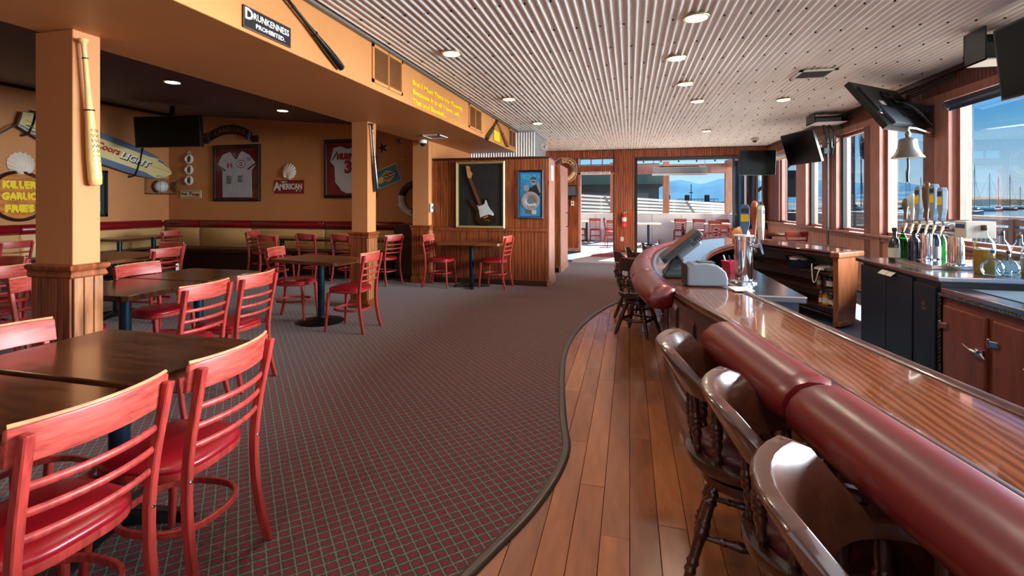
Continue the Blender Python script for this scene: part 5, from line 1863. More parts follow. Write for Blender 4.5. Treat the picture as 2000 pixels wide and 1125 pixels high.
for q in (.06, .735):
    MB().tube([dl * L * q + up_ * (hw(q) + .05) - nb * .12, dl * L * q + up_ * (hw(q) + .02) + nb * .02, dl * L * q + nb * .045, dl * L * q - up_ * (hw(q) + .02) + nb * .02, dl * L * q - up_ * (hw(q) + .05) - nb * .12], .018, 6).build('strap', BLACK, sb)
st_ = MB().tube([p0 + Vector((.02, -.05, -.1)), p0 + Vector((-.1, -.9, -.85))], .015, 6).build('hanging_strap', BLACK)
tag(st_, 'black strap running from the surfboard tail down the left wall', 'strap')

t = thing('light_switch', 'small bluish switch plate on the hidden side of the nearest pillar', 'switch', (-3.735, 2.36, 1.18))
MB().box(-.02, 0, -.03, .03, -.05, .05).build('plate', TEAL, t, bevel=.004)
MB().box(-.026, -.02, -.008, .008, -.012, .012).build('toggle', WHITE, t)
# framed dark jersey partly hidden behind the pillar, ball case, ring stack, plaque
a1_, b1_ = ox(186, 332, XL + .003), ox(208, 423, XL + .003)
t = thing('framed_picture', 'dark green framed picture half hidden by the nearest pillar', 'picture', (XL + .003, (a1_[1] + b1_[1]) / 2, (a1_[2] + b1_[2]) / 2))
ha, hb = .35, (a1_[2] - b1_[2]) / 2
for q in ((-ha, -ha + .05, -hb, hb), (ha - .05, ha, -hb, hb), (-ha, ha, -hb, -hb + .05), (-ha, ha, hb - .05, hb)):
    MB().box(0, .04, *q).build('frame_bar', FRB, t)
MB().box(0, .015, -ha + .04, ha - .04, -hb + .04, hb - .04).build('backing', M('deep_green', (22, 48, 44), .6), t)
MB().box(.015, .018, .05, .22, -hb + .12, -hb + .3).build('card', OFFW, t)
t.location.y = b1_[1] - ha
p = ox(321, 365, XL + .003)
t = thing('ball_case', 'clear display case with a white autographed basketball in the wall corner', 'case', (XL + .16, 8.58, 1.79))
MB().box(-.14, .14, -.26, .26, -.17, -.155).build('base', BLACK, t)
MB().lathe([(max(.001, .135 * math.sin(PI * k / 14)), -.135 * math.cos(PI * k / 14)) for k in range(15)], 24).build('ball', WHITE, t, smooth=60)
for ax in ((1, 0, 0), (0, 1, 0), (.7, .7, 0)):
    pts = []
    f = Vector(ax).normalized()
    w = f.cross(Vector((0, 0, 1)))
    for k in range(24):
        q = 2 * PI * k / 24
        pts.append(w * math.cos(q) * .1355 + Vector((0, 0, math.sin(q) * .1355)))
    MB().tube(pts, .003, 5, closed=True).build('seam', BLACK, t)
MB().box(-.14, .14, -.26, .26, -.155, .17).build('cover', glass('case_acrylic', (.9, .9, .9), .08), t)
p = oy(371, 330, YW)
t = thing('ring_plaque', 'vertical plaque of three tiny life rings left of the white jersey', 'plaque', p)
for k in (-1, 0, 1):
    z = -k * .24 - .02
    mb = MB().tube([(.085 * math.cos(2 * PI * q / 20), -.03, z + .085 * math.sin(2 * PI * q / 20)) for q in range(20)], .03, 8, closed=True)
    r_ = mb.build('ring', OFFW, t, smooth=60)
    MB().lathe([(0, 0), (.05, 0), (.05, .03), (0, .03)], 16, (0, 0, z), (0, -1, 0)).build('centre_disc', M('slate', (80, 92, 96), .5), r_)
    for an in (PI / 4, 3 * PI / 4, 5 * PI / 4, 7 * PI / 4):
        MB().obox((.085 * math.cos(an), -.03, z + .085 * math.sin(an)), (.012, 0, 0), (0, .033, 0), (0, 0, .012)).build('band', JRED, r_)
MB().tube([(-.05, -.02, .33), (0, -.02, .4), (.05, -.02, .33)], .01, 6).build('rope_loop', OFFW, t)
a1_, b1_ = oy(353, 372, YW), oy(394, 387, YW)
t = thing('cream_plaque', 'small cream lettered plaque with a green figure below the ring plaque', 'plaque', ((a1_[0] + b1_[0]) / 2, YW, (a1_[2] + b1_[2]) / 2))
ha, hb = (b1_[0] - a1_[0]) / 2, (a1_[2] - b1_[2]) / 2
MB().box(-ha, ha, -.015, 0, -hb, hb).build('board', M('plaque_cream', (214, 196, 150), .5), t, bevel=.01)
text('lettering', 'Drink', JRED, (ha * .5, -.017, -.01), (1, 0, 0), (0, 0, 1), .06, t, bold=.004)
text('lettering', 'Free', PIPING, (-ha * .6, -.017, .01), (1, 0, 0), (0, 0, 1), .06, t, bold=.002)
for z in (-.07, .06):
    MB().box(-ha + .03, ha - .03, -.017, -.014, z, z + .012).build('stripe', DGREY, t)
MB().lathe([(0, 0), (.04, 0), (.04, .004), (0, .004)], 14, (0, -.014, .02), (0, -1, 0)).build('green_spot', M('spot_green', (90, 130, 110), .5), t)

a1_, b1_ = oy(537, 352, YW), oy(594, 378, YW)
t = thing('american_sign', 'red BUY AMERICAN sign below the shell on the back wall', 'sign', ((a1_[0] + b1_[0]) / 2, YW, (a1_[2] + b1_[2]) / 2))
ha, hb = (b1_[0] - a1_[0]) / 2, (a1_[2] - b1_[2]) / 2
MB().box(-ha, ha, -.015, 0, -hb, hb).build('board', M('sign_red', (128, 18, 26), .5), t, bevel=.003)
text('lettering', 'A', OFFW, (-ha * .82, -.017, .0), (1, 0, 0), (0, 0, 1), .17, t, bold=.008)
text('lettering', 'MERICAN', OFFW, (ha * .13, -.017, -.0), (1, 0, 0), (0, 0, 1), .115, t, bold=.006, w=ha * 1.52)
text('lettering', '* BUY *', OFFW, (-ha * .35, -.017, hb * .68), (1, 0, 0), (0, 0, 1), .035, t, bold=.002)


def star(c, r, th, mat, nm, par, rot=0.0, inner=.42, f=Vector((0, -1, 0)), s=Vector((1, 0, 0))):
    pts = []
    for k in range(10):
        q = PI / 2 + rot + PI * k / 5
        rr = r if k % 2 == 0 else r * inner
        pts.append(Vector(c) + s * rr * math.cos(q) + Vector((0, 0, rr * math.sin(q))))
    n = len(pts)
    cc = Vector(c) + f * th
    mb = MB()
    mb.add(pts + [cc], [tuple(range(n))] + [(i, (i + 1) % n, n) for i in range(n)])
    return mb.build(nm, mat, par)


star((ha * .75, -.016, -hb * .55), .045, .006, M('star_teal', (70, 150, 160), .5), 'star', t)
star((ha * .52, -.016, -hb * .55), .028, .006, WHITE, 'star', t)

# right of the middle pillar: tilted sign, starfish, striped ring
p = oy(758, 344, YW)
t = thing('summer_sign', 'tilted blue and orange California Summer sign beside the middle pillar', 'sign', p)
an = math.radians(20)
u = Vector((math.cos(an), 0, math.sin(an)))
v = Vector((-math.sin(an), 0, math.cos(an)))
MB().obox((0, -.008, 0), u * .26, v * .185, (0, .008, 0)).build('board', WHITE, t)
MB().obox((0, -.011, 0), u * .25, v * .172, (0, .0065, 0)).build('blue_field', M('sign_teal', (70, 130, 146), .5), t)
for k in range(9):
    MB().obox(u * (-.24 + .06 * k) + Vector((0, -.0175, 0)), (u * .3 + v).normalized() * .001, v * .17, (0, .0008, 0)).build('plank_line', M('line_blue', (120, 170, 180), .5), t)
MB().plate([u * -.22 + Vector((0, -.0185, 0)), v * .12 + Vector((0, -.0185, 0)), u * .22 + Vector((0, -.0185, 0)), v * -.12 + Vector((0, -.0185, 0))], (0, -.003, 0)).build('diamond_edge', WHITE, t)
MB().plate([u * -.20 + Vector((0, -.0215, 0)), v * .105 + Vector((0, -.0215, 0)), u * .20 + Vector((0, -.0215, 0)), v * -.105 + Vector((0, -.0215, 0))], (0, -.003, 0)).build('diamond', M('sign_orange', (214, 136, 40), .5), t)
MB().obox((0, -.0255, 0), u * .215, v * .035, (0, .001, 0)).build('band', M('sign_navy', (30, 40, 54), .5), t)
text('lettering', 'California Summer', WHITE, Vector((0, -.0275, 0)), u, v, .045, t, bold=.002, w=.40, shear=.2)
MB().lathe([(0, 0), (.07, 0), (.07, .004), (0, .004)], 16, u * -.17 + Vector((0, -.024, 0)) - v * .03, (0, -1, 0)).build('sun_disc', YEL, t)
for (x, y, r, mt, lb, ro) in ((791, 311, .10, M('star_yellow', (206, 178, 50), .6), 'yellow starfish on the back wall right of the middle pillar', .1), (747, 289, .13, M('star_dark', (96, 30, 16), .6), 'dark red starfish on the back wall in shade', .3), (777, 277, .10, M('star_grey', (150, 140, 130), .6), 'pale starfish below the dark lounge ceiling', .5)):
    p = oy(x, y, YW - .004)
    t = thing('starfish', lb, 'starfish', p)
    star((0, 0, 0), r, .03, mt, 'body', t, ro, .34)


def lifering(label, c, R, r, cols, n, word=None, wcol=None, rope=True, bands=8, start=0.0):
    """ring facing -Y built from segments"""
    t = thing('life_ring', label, 'life ring', c)
    for k in range(bands):
        a0_, a1_ = start + 2 * PI * k / bands, start + 2 * PI * (k + 1) / bands
        path = [(R * math.cos(a0_ + (a1_ - a0_) * q / 6), 0, R * math.sin(a0_ + (a1_ - a0_) * q / 6)) for q in range(7)]
        MB().tube(path, r, 12).build('segment', cols[k % len(cols)], t, smooth=60)
    if rope:
        pts = []
        for k in range(33):
            q = 2 * PI * k / 32
            rr = R + r + .015 + .03 * abs(math.sin(2 * q))
            pts.append((rr * math.cos(q), 0, rr * math.sin(q)))
        MB().tube(pts, .008, 6).build('grab_rope', OFFW, t, smooth=60)
    if word:
        for i, ch in enumerate(word):
            q = PI * .80 - i * (PI * .62 / max(1, len(word) - 1))
            text('lettering', ch, wcol, (R * math.cos(q), -r - .003, R * math.sin(q)), (math.sin(q), 0, -math.cos(q)), (math.cos(q), 0, math.sin(q)), r * .9, t, bold=.003)
    return t


RW, RGREY, RNAVY = M('ring_white', (206, 204, 200), .6), M('ring_slate', (98, 112, 130), .6), M('ring_dark', (50, 44, 48), .6)
p = oy(811, 389, YW - .07)
t = lifering('grey and white life ring with a number 6 beside the far pillar', p, .30, .065, [RGREY, RNAVY, RW, RGREY], 4, None, None, False, 4, PI / 2 - .25 - PI / 2)
text('lettering', '6', BLACK, (-.26, -.068, .13), (1, 0, .5), (-.5, 0, 1), .06, t, bold=.003)
text('lettering', 'CAL RESORT', WHITE, (-.17, -.068, -.235), (1, 0, -.75), (.75, 0, 1), .05, t, bold=.002)

# ================================================================ GUITAR CASE AND POSTER ON THE PARTITION
GY = PY0 - .016
GOLD = M('gold_frame', (196, 172, 112), .35, metal=.5)
t, a, b = frame_on('guitar_case', 'gold-framed black display with an electric guitar on the partition', 'picture', -2.985, -2.095, .985, 2.15, GY, GOLD, M('felt_dark', (36, 34, 34), .9, grain=(8, 8, 8), amt=.4), .045, .06)
gc = Vector(t.location)
G = lambda x, y, yy=-.02: Vector((oy(860 + x / 8, 330 + y / 8, GY)[0] - gc.x, yy, oy(860 + x / 8, 330 + y / 8, GY)[2] - gc.z))
gt = thing('electric_guitar', 'black electric guitar with white pickguard and maple headstock in the gold frame', 'guitar', gc + Vector((0, 0, 0)))
bodyp = [(475, 520), (480, 480), (510, 480), (560, 540), (600, 590), (660, 575), (705, 540), (715, 480), (735, 460), (765, 490), (780, 560), (800, 640), (850, 690), (885, 755), (870, 820), (810, 865), (720, 885), (640, 870), (590, 830), (565, 760), (570, 690), (545, 620), (500, 570)]
bp_ = smoothpoly([G(x, y) for x, y in bodyp + bodyp[:1]], 3)[:-1]
MB().plate(bp_, (0, -.032, 0)).build('body', M('guitar_black', (10, 10, 11), .12, coat=.6), gt, bevel=.006)
pg = [(588, 562), (612, 582), (662, 570), (705, 545), (718, 480), (738, 500), (755, 560), (790, 620), (850, 695), (845, 728), (770, 712), (700, 730), (640, 760), (628, 710), (618, 640)]
MB().plate([G(x, y, -.0525) for x, y in pg], (0, -.004, 0)).build('pickguard', M('pickguard_white', (210, 216, 218), .35), gt)
for (x0, y0, x1, y1) in ((640, 640, 690, 622), (650, 668, 702, 650), (660, 700, 715, 680)):
    MB().bar(G(x0, y0, -.059), G(x1, y1, -.059), .02, .006, ref=(0, 0, 1)).build('pickup', OFFW, gt)
MB().bar(G(690, 765, -.056), G(760, 735, -.056), .03, .01, ref=(0, 0, 1)).build('bridge', CHROME, gt)
for x, y in ((790, 700), (815, 715), (835, 722)):
    MB().lathe([(.008, 0), (.007, .012), (0, .013)], 10, G(x, y, -.056), (0, -1, 0)).build('knob', WHITE, gt)
MB().bar(G(640, 575, -.045), G(470, 150, -.045), .052, .02, .042, .02, ref=(1, 0, 0)).build('neck', M('rosewood', (112, 62, 40), .4), gt)
for k in range(14):
    q = 1 - .5 ** (k / 8.5)
    c = G(640, 575, -.056).lerp(G(470, 150, -.056), 1 - q * 1.35 if q * 1.35 < 1 else 0)
    MB().obox(c, (.022, 0, -.009), (0, .001, 0), (.0004, 0, .001)).build('fret', CHROME, gt)
hd = [(445, 140), (432, 90), (418, -20), (412, -40), (430, -45), (455, -42), (475, -20), (470, 20), (512, 75), (500, 110), (490, 150)]
MB().plate([G(x, y, -.036) for x, y in hd], (0, -.016, 0)).build('headstock', M('maple', (222, 166, 96), .35), gt)
for k in range(6):
    MB().lathe([(.008, 0), (.008, .014), (0, .015)], 8, G(424 + 3 * k, -15 + 24 * k, -.045), (-1, 0, .2)).build('tuner', CHROME, gt)
for k in range(3):
    MB().tube([G(700 + 15 * k, 810 - 8 * k, -.054), G(730 + 20 * k, 795, -.054), G(760 + 12 * k, 800 + 10 * k, -.054)], .002, 4).build('signature', GOLD, gt)
MB().box(-a + .04, a - .04, -.068, -.065, -b + .04, b - .04).build('pane', GLASSP, t)

t, a, b = frame_on('award_poster', 'blue TEQUILA poster with a silver disc in a black frame on the partition', 'picture', -1.87, -1.425, 1.155, 1.985, GY, FRB, M('poster_blue', (24, 110, 180), .4, grain=(3, 3, 3), amt=.3), .03, .04)
MB().box(-a + .05, a - .05, -.014, -.012, -b + .05, b - .05).build('print', M('poster_cyan', (44, 150, 206), .4, grain=(4, 4, 2), amt=.3), t)
text('lettering', 'TEQUILA', M('poster_letters', (96, 196, 214), .5), (.0, -.016, b - .12), (1, 0, 0), (0, 0, 1), .075, t, w=a * 1.6)
GS = M('poster_grey', (150, 156, 160), .5)
PBK = M('poster_black', (20, 24, 34), .5)
MB().plate([(x, -.0145, z) for x, z in ((-.03, .05), (.15, -.03), (.19, .02), (.12, .15), (.06, .17), (.03, .12), (-.01, .13))], (0, -.002, 0)).build('figure_coat', PBK, t)
MB().plate([(.05 + .05 * math.cos(q), -.0165, .215 + .062 * math.sin(q)) for q in [2 * PI * k / 18 for k in range(18)]], (0, -.002, 0)).build('figure_head', GS, t)
MB().plate([(.01, -.0175, .25), (.1, -.0175, .25), (.11, -.0175, .28), (.06, -.0175, .305), (0, -.0175, .285)], (0, -.002, 0)).build('figure_hair', M('poster_dkgrey', (70, 76, 84), .5), t)
MB().box(.015, .085, -.0195, -.0178, .205, .225).build('figure_glasses', PBK, t)
MB().plate([(x, -.0165, z) for x, z in ((.11, .2), (.15, .21), (.17, .12), (.2, .02), (.16, .03), (.12, .12))], (0, -.002, 0)).build('figure_arm', GS, t)
MB().plate([(-.07 + .05 * math.cos(q), -.0165, .11 + .055 * math.sin(q)) for q in [2 * PI * k / 18 for k in range(18)]], (0, -.002, 0)).build('medallion', GS, t)
MB().lathe([(0, .0), (.16, .0), (.16, .004), (.06, .005), (.055, .004), (0, .004)], 40, (0, -.019, -.11), (0, -1, 0)).build('silver_disc', M('silver_disc', (196, 194, 190), .22, metal=.9), t, smooth=30)
MB().lathe([(0, .0), (.058, .0), (.058, .002), (0, .002)], 28, (0, -.0245, -.11), (0, -1, 0)).build('disc_label', GREY, t)
text('lettering', 'Tequila', WHITE, (.01, -.028, -.17), (1, 0, 0), (0, 0, 1), .045, t, bold=.002, shear=.2)
MB().box(-.085, .015, -.018, -.014, -.335, -.265).build('nameplate', M('plate_bronze', (110, 100, 92), .4), t)
MB().box(.025, .10, -.018, -.014, -.335, -.265).build('emblem_plate', OFFW, t)
MB().box(-a + .03, a - .03, -.034, -.032, -b + .03, b - .03).build('pane', GLASSP, t)

# ================================================================ FAR WALL DETAILS
FY_ = YF - .02
p = oy(1103, 332, FY_ - .1)
lifering('tan WELCOME life ring hung by the patio door', p, .27, .065, [M('ring_tan', (214, 176, 122), .6), M('ring_tan', (214, 176, 122), .6), M('ring_band', (120, 96, 84), .6)], 6, 'WELCOME', PIPING, True, 9, .45)
p = oy(1114, 373, FY_)
t = thing('order_monitor', 'small dark order monitor on the far wall left of the door', 'monitor', p)
MB().box(-.19, .19, -.06, 0, -.17, .17).build('housing', BLACK, t, bevel=.01)
MB().box(-.165, .165, -.064, -.06, -.13, .14).build('screen', M('grey_screen', (90, 92, 98), .2), t)
MB().box(-.03, .03, -.05, 0, -.26, -.17).build('bracket', BLACK, t)
p = oy(1113, 397, FY_)
t = thing('wall_switches', 'two small white switch boxes below the order monitor', 'switch', p)
for x in (-.08, .08):
    MB().box(x - .045, x + .045, -.04, 0, -.07, .07).build('switch_box', OFFW if x > 0 else DGREY, t, bevel=.006)
    MB().box(x - .015, x + .015, -.046, -.04, -.02, .03).build('toggle', JRED if x > 0 else WHITE, t)
p = oy(1163, 338, FY_)
t = thing('door_sign', 'narrow white lettered strip above the patio door', 'sign', p)
MB().box(-.43, .43, -.012, .0, -.035, .035).build('board', WHITE, t)
text('lettering', "DON'T TAKE DRINKS PAST THIS POINT", PIPING, (0, -.014, 0), (1, 0, 0), (0, 0, 1), .035, t, w=.8)
p = oy(1219, 428, FY_)
t = thing('fire_extinguisher', 'red fire extinguisher with pale label on the wood panel', 'extinguisher', p)
MB().lathe([(.05, -.22), (.065, -.2), (.065, .06), (.05, .11), (.02, .13), (.02, .16), (0, .16)], 20, (0, -.08, 0)).build('cylinder', M('extinguisher_red', (206, 24, 28), .3, coat=.4), t, smooth=50)
MB().lathe([(.0665, -.06), (.0665, .05)], 20, (0, -.08, 0)).build('label', OFFW, t, smooth=40)
MB().bar((-.02, -.08, .17), (.08, -.08, .21), .03, .02, ref=(0, 1, 0)).build('lever', CHROME, t)
MB().tube([(-.02, -.08, .15), (-.09, -.08, .1), (-.09, -.08, -.1)], .012, 8).build('hose', BLACK, t, smooth=50)
p = oy(1215, 467, FY_)
t = thing('wall_outlet', 'white wall outlet low on the wood panel', 'outlet', p)
MB().box(-.04, .04, -.01, 0, -.06, .06).build('plate', WHITE, t, bevel=.003)
for z in (-.025, .025):
    MB().box(-.015, .015, -.013, -.01, z - .014, z + .014).build('socket', DGREY, t)
mb = thing('security_camera', 'small white camera on the ceiling above the corner screen', 'camera', (2.9, 12.6, ZC - .012))
MB().lathe([(.09, 0), (.09, -.04), (.05, -.05), (0, -.05)], 16).build('base', OFFW, mb, smooth=40)
MB().lathe([(.05, -.05), (.04, -.09), (0, -.1)], 16).build('dome', DGREY, mb, smooth=50)


# ================================================================ PATIO
PCON = M('patio_concrete', (206, 200, 190), .8, grain=(3, 3, 3), amt=.08)
structure(MB().box(-6, XR + .16, YF + .16, 19.2, -.15, .004).build('floor_patio', PCON))
PW_ = M('patio_white_panel', (244, 236, 224), .6)
pw = structure(MB().box(-6, 3.55, 18.9, 19.02, 0, 1.0).build('wall_patio', PW_))
MB().box(-6, 3.6, 18.84, 19.06, 1.0, 1.05).build('cap_rail', PW_, pw, bevel=.006)
for k in range(9):
    MB().box(-5.5 + 1.05 * k, -5.47 + 1.05 * k, 18.885, 18.9, 0, 1.0).build('batten', OFFW, pw)
MB().box(3.43, 3.55, YF + .2, 18.9, 0, 1.0).build('side_panel', PW_, pw)
MB().box(3.40, 3.58, YF + .2, 18.9, 1.0, 1.05).build('side_cap', PW_, pw, bevel=.006)
PPOST = M('patio_post_wood', (188, 122, 84), .5, grain=(10, 10, 3), amt=.2)
for x_ in (-3.0, -.62, 1.32, 3.48):
    o = MB().box(x_ - .11, x_ + .11, 18.85, 19.05, 1.05, 2.98).build('patio_post', PPOST, pw, bevel=.01)
for y_ in (15.6, 17.2):
    MB().box(3.42, 3.56, y_ - .08, y_ + .08, 1.05, 2.9).build('patio_post', PINKW, pw, bevel=.01)
MB().box(-6, 3.6, 18.86, 19.04, 2.52, 2.88).build('patio_beam', PINKW, pw, bevel=.01)
MB().box(3.40, 3.60, YF + .2, 19.0, 2.72, 2.98).build('patio_beam', PPOST, pw, bevel=.01)
wp = structure(MB().box(-6, 3.5, 18.95, 18.956, 1.05, 2.52).build('window_13', glass('windbreak_glass', (.9, .93, .95), .04)))
MB().box(3.49, 3.496, YF + .3, 18.9, 1.05, 2.72).build('side_pane', GLASSW, wp)
ht = thing('patio_heater', 'long beige infrared heater hung over the patio tables', 'heater', (1.55, 16.5, 2.35))
MB().loft([[(x, y, z) for y, z in ((-.16, -.02), (.16, -.02), (.08, .24), (-.08, .24))] for x in (-.82, .82)]).build('reflector_hood', M('heater_beige', (208, 188, 156), .4), ht, bevel=.01)
MB().box(-.6, .6, -.02, .02, .24, .28).build('gas_tube', BLACK, ht)
MB().box(-.85, .85, -.17, -.155, -.03, .03).build('front_lip', OFFW, ht)
for x in (-.78, -.62, .78):
    MB().tube([(x, 0, .24), (x - (.08 if x < -.7 else 0), 0, 1.1)], .008, 6).build('hanging_rod', CHROME, ht)
MB().box(-1.2, 1.2, -.05, .05, 1.1, 1.2).build('support_rafter', PPOST, ht)
sl = thing('string_lights', 'string of small dark bulbs along the patio opening head', 'lights', (.3, 15.0, 2.70))
MB().tube([(0, 0, 0), (3.2, 0, .01)], .006, 5).build('wire', BLACK, sl)
for k in range(7):
    MB().lathe([(.014, .02), (.018, 0), (.022, -.04), (.012, -.06), (0, -.065)], 8, (.1 + .5 * k, 0, -.01)).build('bulb', BLACK, sl)

GP = 'chairs out on the sunny patio'
pc = [(-2.06, 18.05, FR, 'patio chair at the left edge of the open door'), (-1.22, 17.6, FY, 'patio chair with ladder back filling the middle of the door'), (-.95, 18.3, FR, 'patio chair behind the middle one in the door'),
      (-.52, 15.9, FY + .2, 'patio chair by the right edge of the open door'), (.13, 16.2, FL, 'patio chair half hidden by the extinguisher panel'),
      (1.72, 17.8, FY, 'patio chair alone against the white patio wall right of the terminal'), (2.3, 17.6, FY - .1, 'second patio chair right of the cash terminal'), (2.6, 16.2, FY + .1, 'third patio chair, nearest the bar before the white table'),
      (3.05, 17.6, FN, 'patio chair on the far side of the white-lit table')]
for x, y, r, lb in pc:
    chair(x, y, r, lb, GP)
chair(2.2, 13.1, FN + .1, 'dark red chair just inside the patio opening, left of the pole', 'chairs at the window table')
chair(2.55, 11.0, FL + 1.3, 'dark red chair with violet sheen at the window table', 'chairs at the window table')
chair(3.12, 10.3, FY + .1, 'dark red chair closest to the conduit pole at the window table', 'chairs at the window table')
chair(2.2, 11.6, FR + .2, 'dark red chair behind the far bar, left end of the window table', 'chairs at the window table')
make_table('dining_table', 'table by the windows behind the far leg of the bar', 2.95, 11.5, .9, .7, group='tables beyond the bar')
for x, y, lb in ((-1.55, 18.05, 'patio table seen through the open door'), (.6, 16.7, 'patio table behind the extinguisher panel'), (1.85, 18.3, 'patio table against the white patio wall'), (2.75, 17.0, 'sunlit patio table between the red chairs')):
    make_table('patio_table', lb, x, y, .8, .7, top=M('patio_table_top', (226, 206, 180), .5), group='tables on the patio')

# ================================================================ HARBOUR
WZ = -1.2
structure(MB().box(XR + .16, 9.4, -12, 60, -.3, -.05).build('floor_deck', M('deck_boards', (150, 140, 130), .7, grain=(.5, 12, 1), amt=.25)))
RAIL = M('grey_rail_paint', (92, 92, 92), .5)
RAILT = M('pale_rail_cap', (176, 168, 158), .5)
rl = thing('deck_railing', 'grey balustrade with pale cap along the harbour deck', 'railing', (9.3, 0, 0))
MB().box(-.09, .09, -12, 60, 1.02, 1.08).build('cap', RAILT, rl)
MB().box(-.03, .03, -12, 60, .86, 1.0).build('top_rail', RAIL, rl)
MB().box(-.03, .03, -12, 60, .72, .80).build('rail', RAIL, rl)
MB().box(-.03, .03, -12, 60, .02, .08).build('bottom_rail', RAIL, rl)
mb = MB()
y = -12
while y < 60:
    mb.box(-.02, .02, y, y + .07, .08, .74)
    y += .17
mb.build('balusters', RAIL, rl, kind='stuff')
for k in range(30):
    MB().box(-.07, .07, -11.8 + 2.4 * k, -11.66 + 2.4 * k, -.05, 1.02).build('post', RAIL, rl)


def water_material():
    m = bpy.data.materials.new('harbour_water')
    m.use_nodes = True
    t = m.node_tree
    b = t.nodes['Principled BSDF']
    b.inputs['Base Color'].default_value = (*lin((44, 84, 104)), 1)
    b.inputs['Roughness'].default_value = .12
    tc = t.nodes.new('ShaderNodeTexCoord')
    nz = t.nodes.new('ShaderNodeTexNoise')
    nz.inputs['Scale'].default_value = .9
    nz.inputs['Detail'].default_value = 6
    t.links.new(tc.outputs['Object'], nz.inputs['Vector'])
    bp = t.nodes.new('ShaderNodeBump')
    bp.inputs['Strength'].default_value = .8
    bp.inputs['Distance'].default_value = .5
    t.links.new(nz.outputs[0], bp.inputs['Height'])
    t.links.new(bp.outputs[0], b.inputs['Normal'])
    return m


structure(MB().add([(-4000, -2000, WZ), (9000, -2000, WZ), (9000, 9000, WZ), (-4000, 9000, WZ)], [(0, 1, 2, 3)]).build('water', water_material()))


def ridge(name, pts, d, mat, deep, base_y=None):
    """hill range: ridge crest given by picture points at distance d, with front and back slopes"""
    rows_ = [[], [], [], []]
    P = smoothpoly([(x, y, 0) for x, y in pts], 8)
    for i, p in enumerate(P):
        j = .012 * math.sin(i * .35) + .006 * math.sin(i * .8)
        c = Vector(od(p.x, p.y, d))
        f = Vector(od(p.x, p.y, d * (1 - deep)))
        mfr = Vector(od(p.x, p.y, d * (1 - deep * (.45 + j * 3))))
        k = Vector(od(p.x, p.y, d * (1 + deep)))
        rows_[0].append((f.x, f.y, WZ - 1))
        rows_[1].append((mfr.x, mfr.y, WZ + (c.z - WZ) * (.55 + j)))
        rows_[2].append(tuple(c))
        rows_[3].append((k.x, k.y, WZ - 1))
    return structure(MB().loft(rows_, closed=False, caps=False).build(name, mat, smooth=80))


ridge('hills', [(300, 372), (700, 366), (1000, 362), (1150, 358), (1260, 362), (1320, 352), (1345, 354), (1370, 359), (1410, 349), (1440, 351), (1480, 352), (1550, 354), (1600, 352), (1645, 356), (1690, 357), (1730, 353), (1770, 358), (1805, 363), (1850, 374), (1900, 388), (1950, 396)], 5200, M('hills_blue_haze', (66, 102, 128), 1.0, spec=0, grain=(.002, .002, .004), amt=.12), .35)  # far range: blue distance haze is put into the slope colour
ridge('hills_sand', [(1500, 397), (1600, 396), (1680, 393), (1725, 391), (1780, 391), (1862, 388), (1890, 385), (1925, 384), (1960, 386), (2000, 388), (2080, 390), (2200, 384), (2400, 390)], 1500, M('sand_dunes', (128, 110, 90), 1.0, spec=0, grain=(.01, .01, .02), amt=.2), .25)
ridge('hills_scrub', [(1700, 397), (1780, 395), (1850, 393), (1900, 390), (1950, 389), (2010, 390), (2100, 392), (2300, 393)], 900, M('scrub', (58, 62, 58), 1.0, spec=0, grain=(.02, .02, .05), amt=.3), .15)
HULLD, HULLW, MAST = M('hull_dark', (44, 46, 52), .4), M('hull_white', (206, 206, 204), .4), M('mast_grey', (92, 88, 84), .4, metal=.3)


def sailboat(px, wy, top, label, hull=HULLD, ang=.6, L=9.0, stay=1):
    d = (EYE - WZ) * FPX / (wy - YH)
    p = od(px, YH, d)
    H_ = (wy - top) * d / FPX
    t = thing('sailboat', label, 'sailboat', (p[0], p[1], WZ), ang, 'sailboats moored in the harbour')
    secs = []
    for q, w, z in ((-.5, .55, .75), (-.3, .95, .72), (0, 1, .72), (.25, .75, .8), (.45, .2, .95), (.5, .02, 1.0)):
        b = L * .15 * w
        secs.append([(q * L, -b, z), (q * L, -b * .8, .1), (q * L, 0, -.2), (q * L, b * .8, .1), (q * L, b, z)])
    MB().loft(secs).build('hull', hull, t, smooth=40)
    MB().loft([[(x * s, y * s, z) for x, y in ((-L * .2, -.9), (L * .15, -.7), (L * .15, .7), (-L * .2, .9))] for s, z in ((1, .7), (.9, 1.25))]).build('cabin', HULLW if hull is HULLD else HULLD, t)
    MB().tube([(L * .05, 0, .6), (L * .05, 0, H_)], [.10, .06], 8).build('mast', MAST, t)
    MB().tube([(L * .05, 0, 1.9), (-L * .4, 0, 1.95)], .16, 8).build('boom', HULLD, t)
    for a in ((L * .5, 0, 1.0), (-L * .5, 0, .8), (L * .05, 1.2, .7), (L * .05, -1.2, .7)):
        MB().tube([a, (L * .05, 0, H_ * .97)], .022, 4).build('stay', MAST, t)
    MB().tube([(L * .05, -.8, H_ * .6), (L * .05, .8, H_ * .6)], .03, 4).build('spreader', MAST, t)
    return t


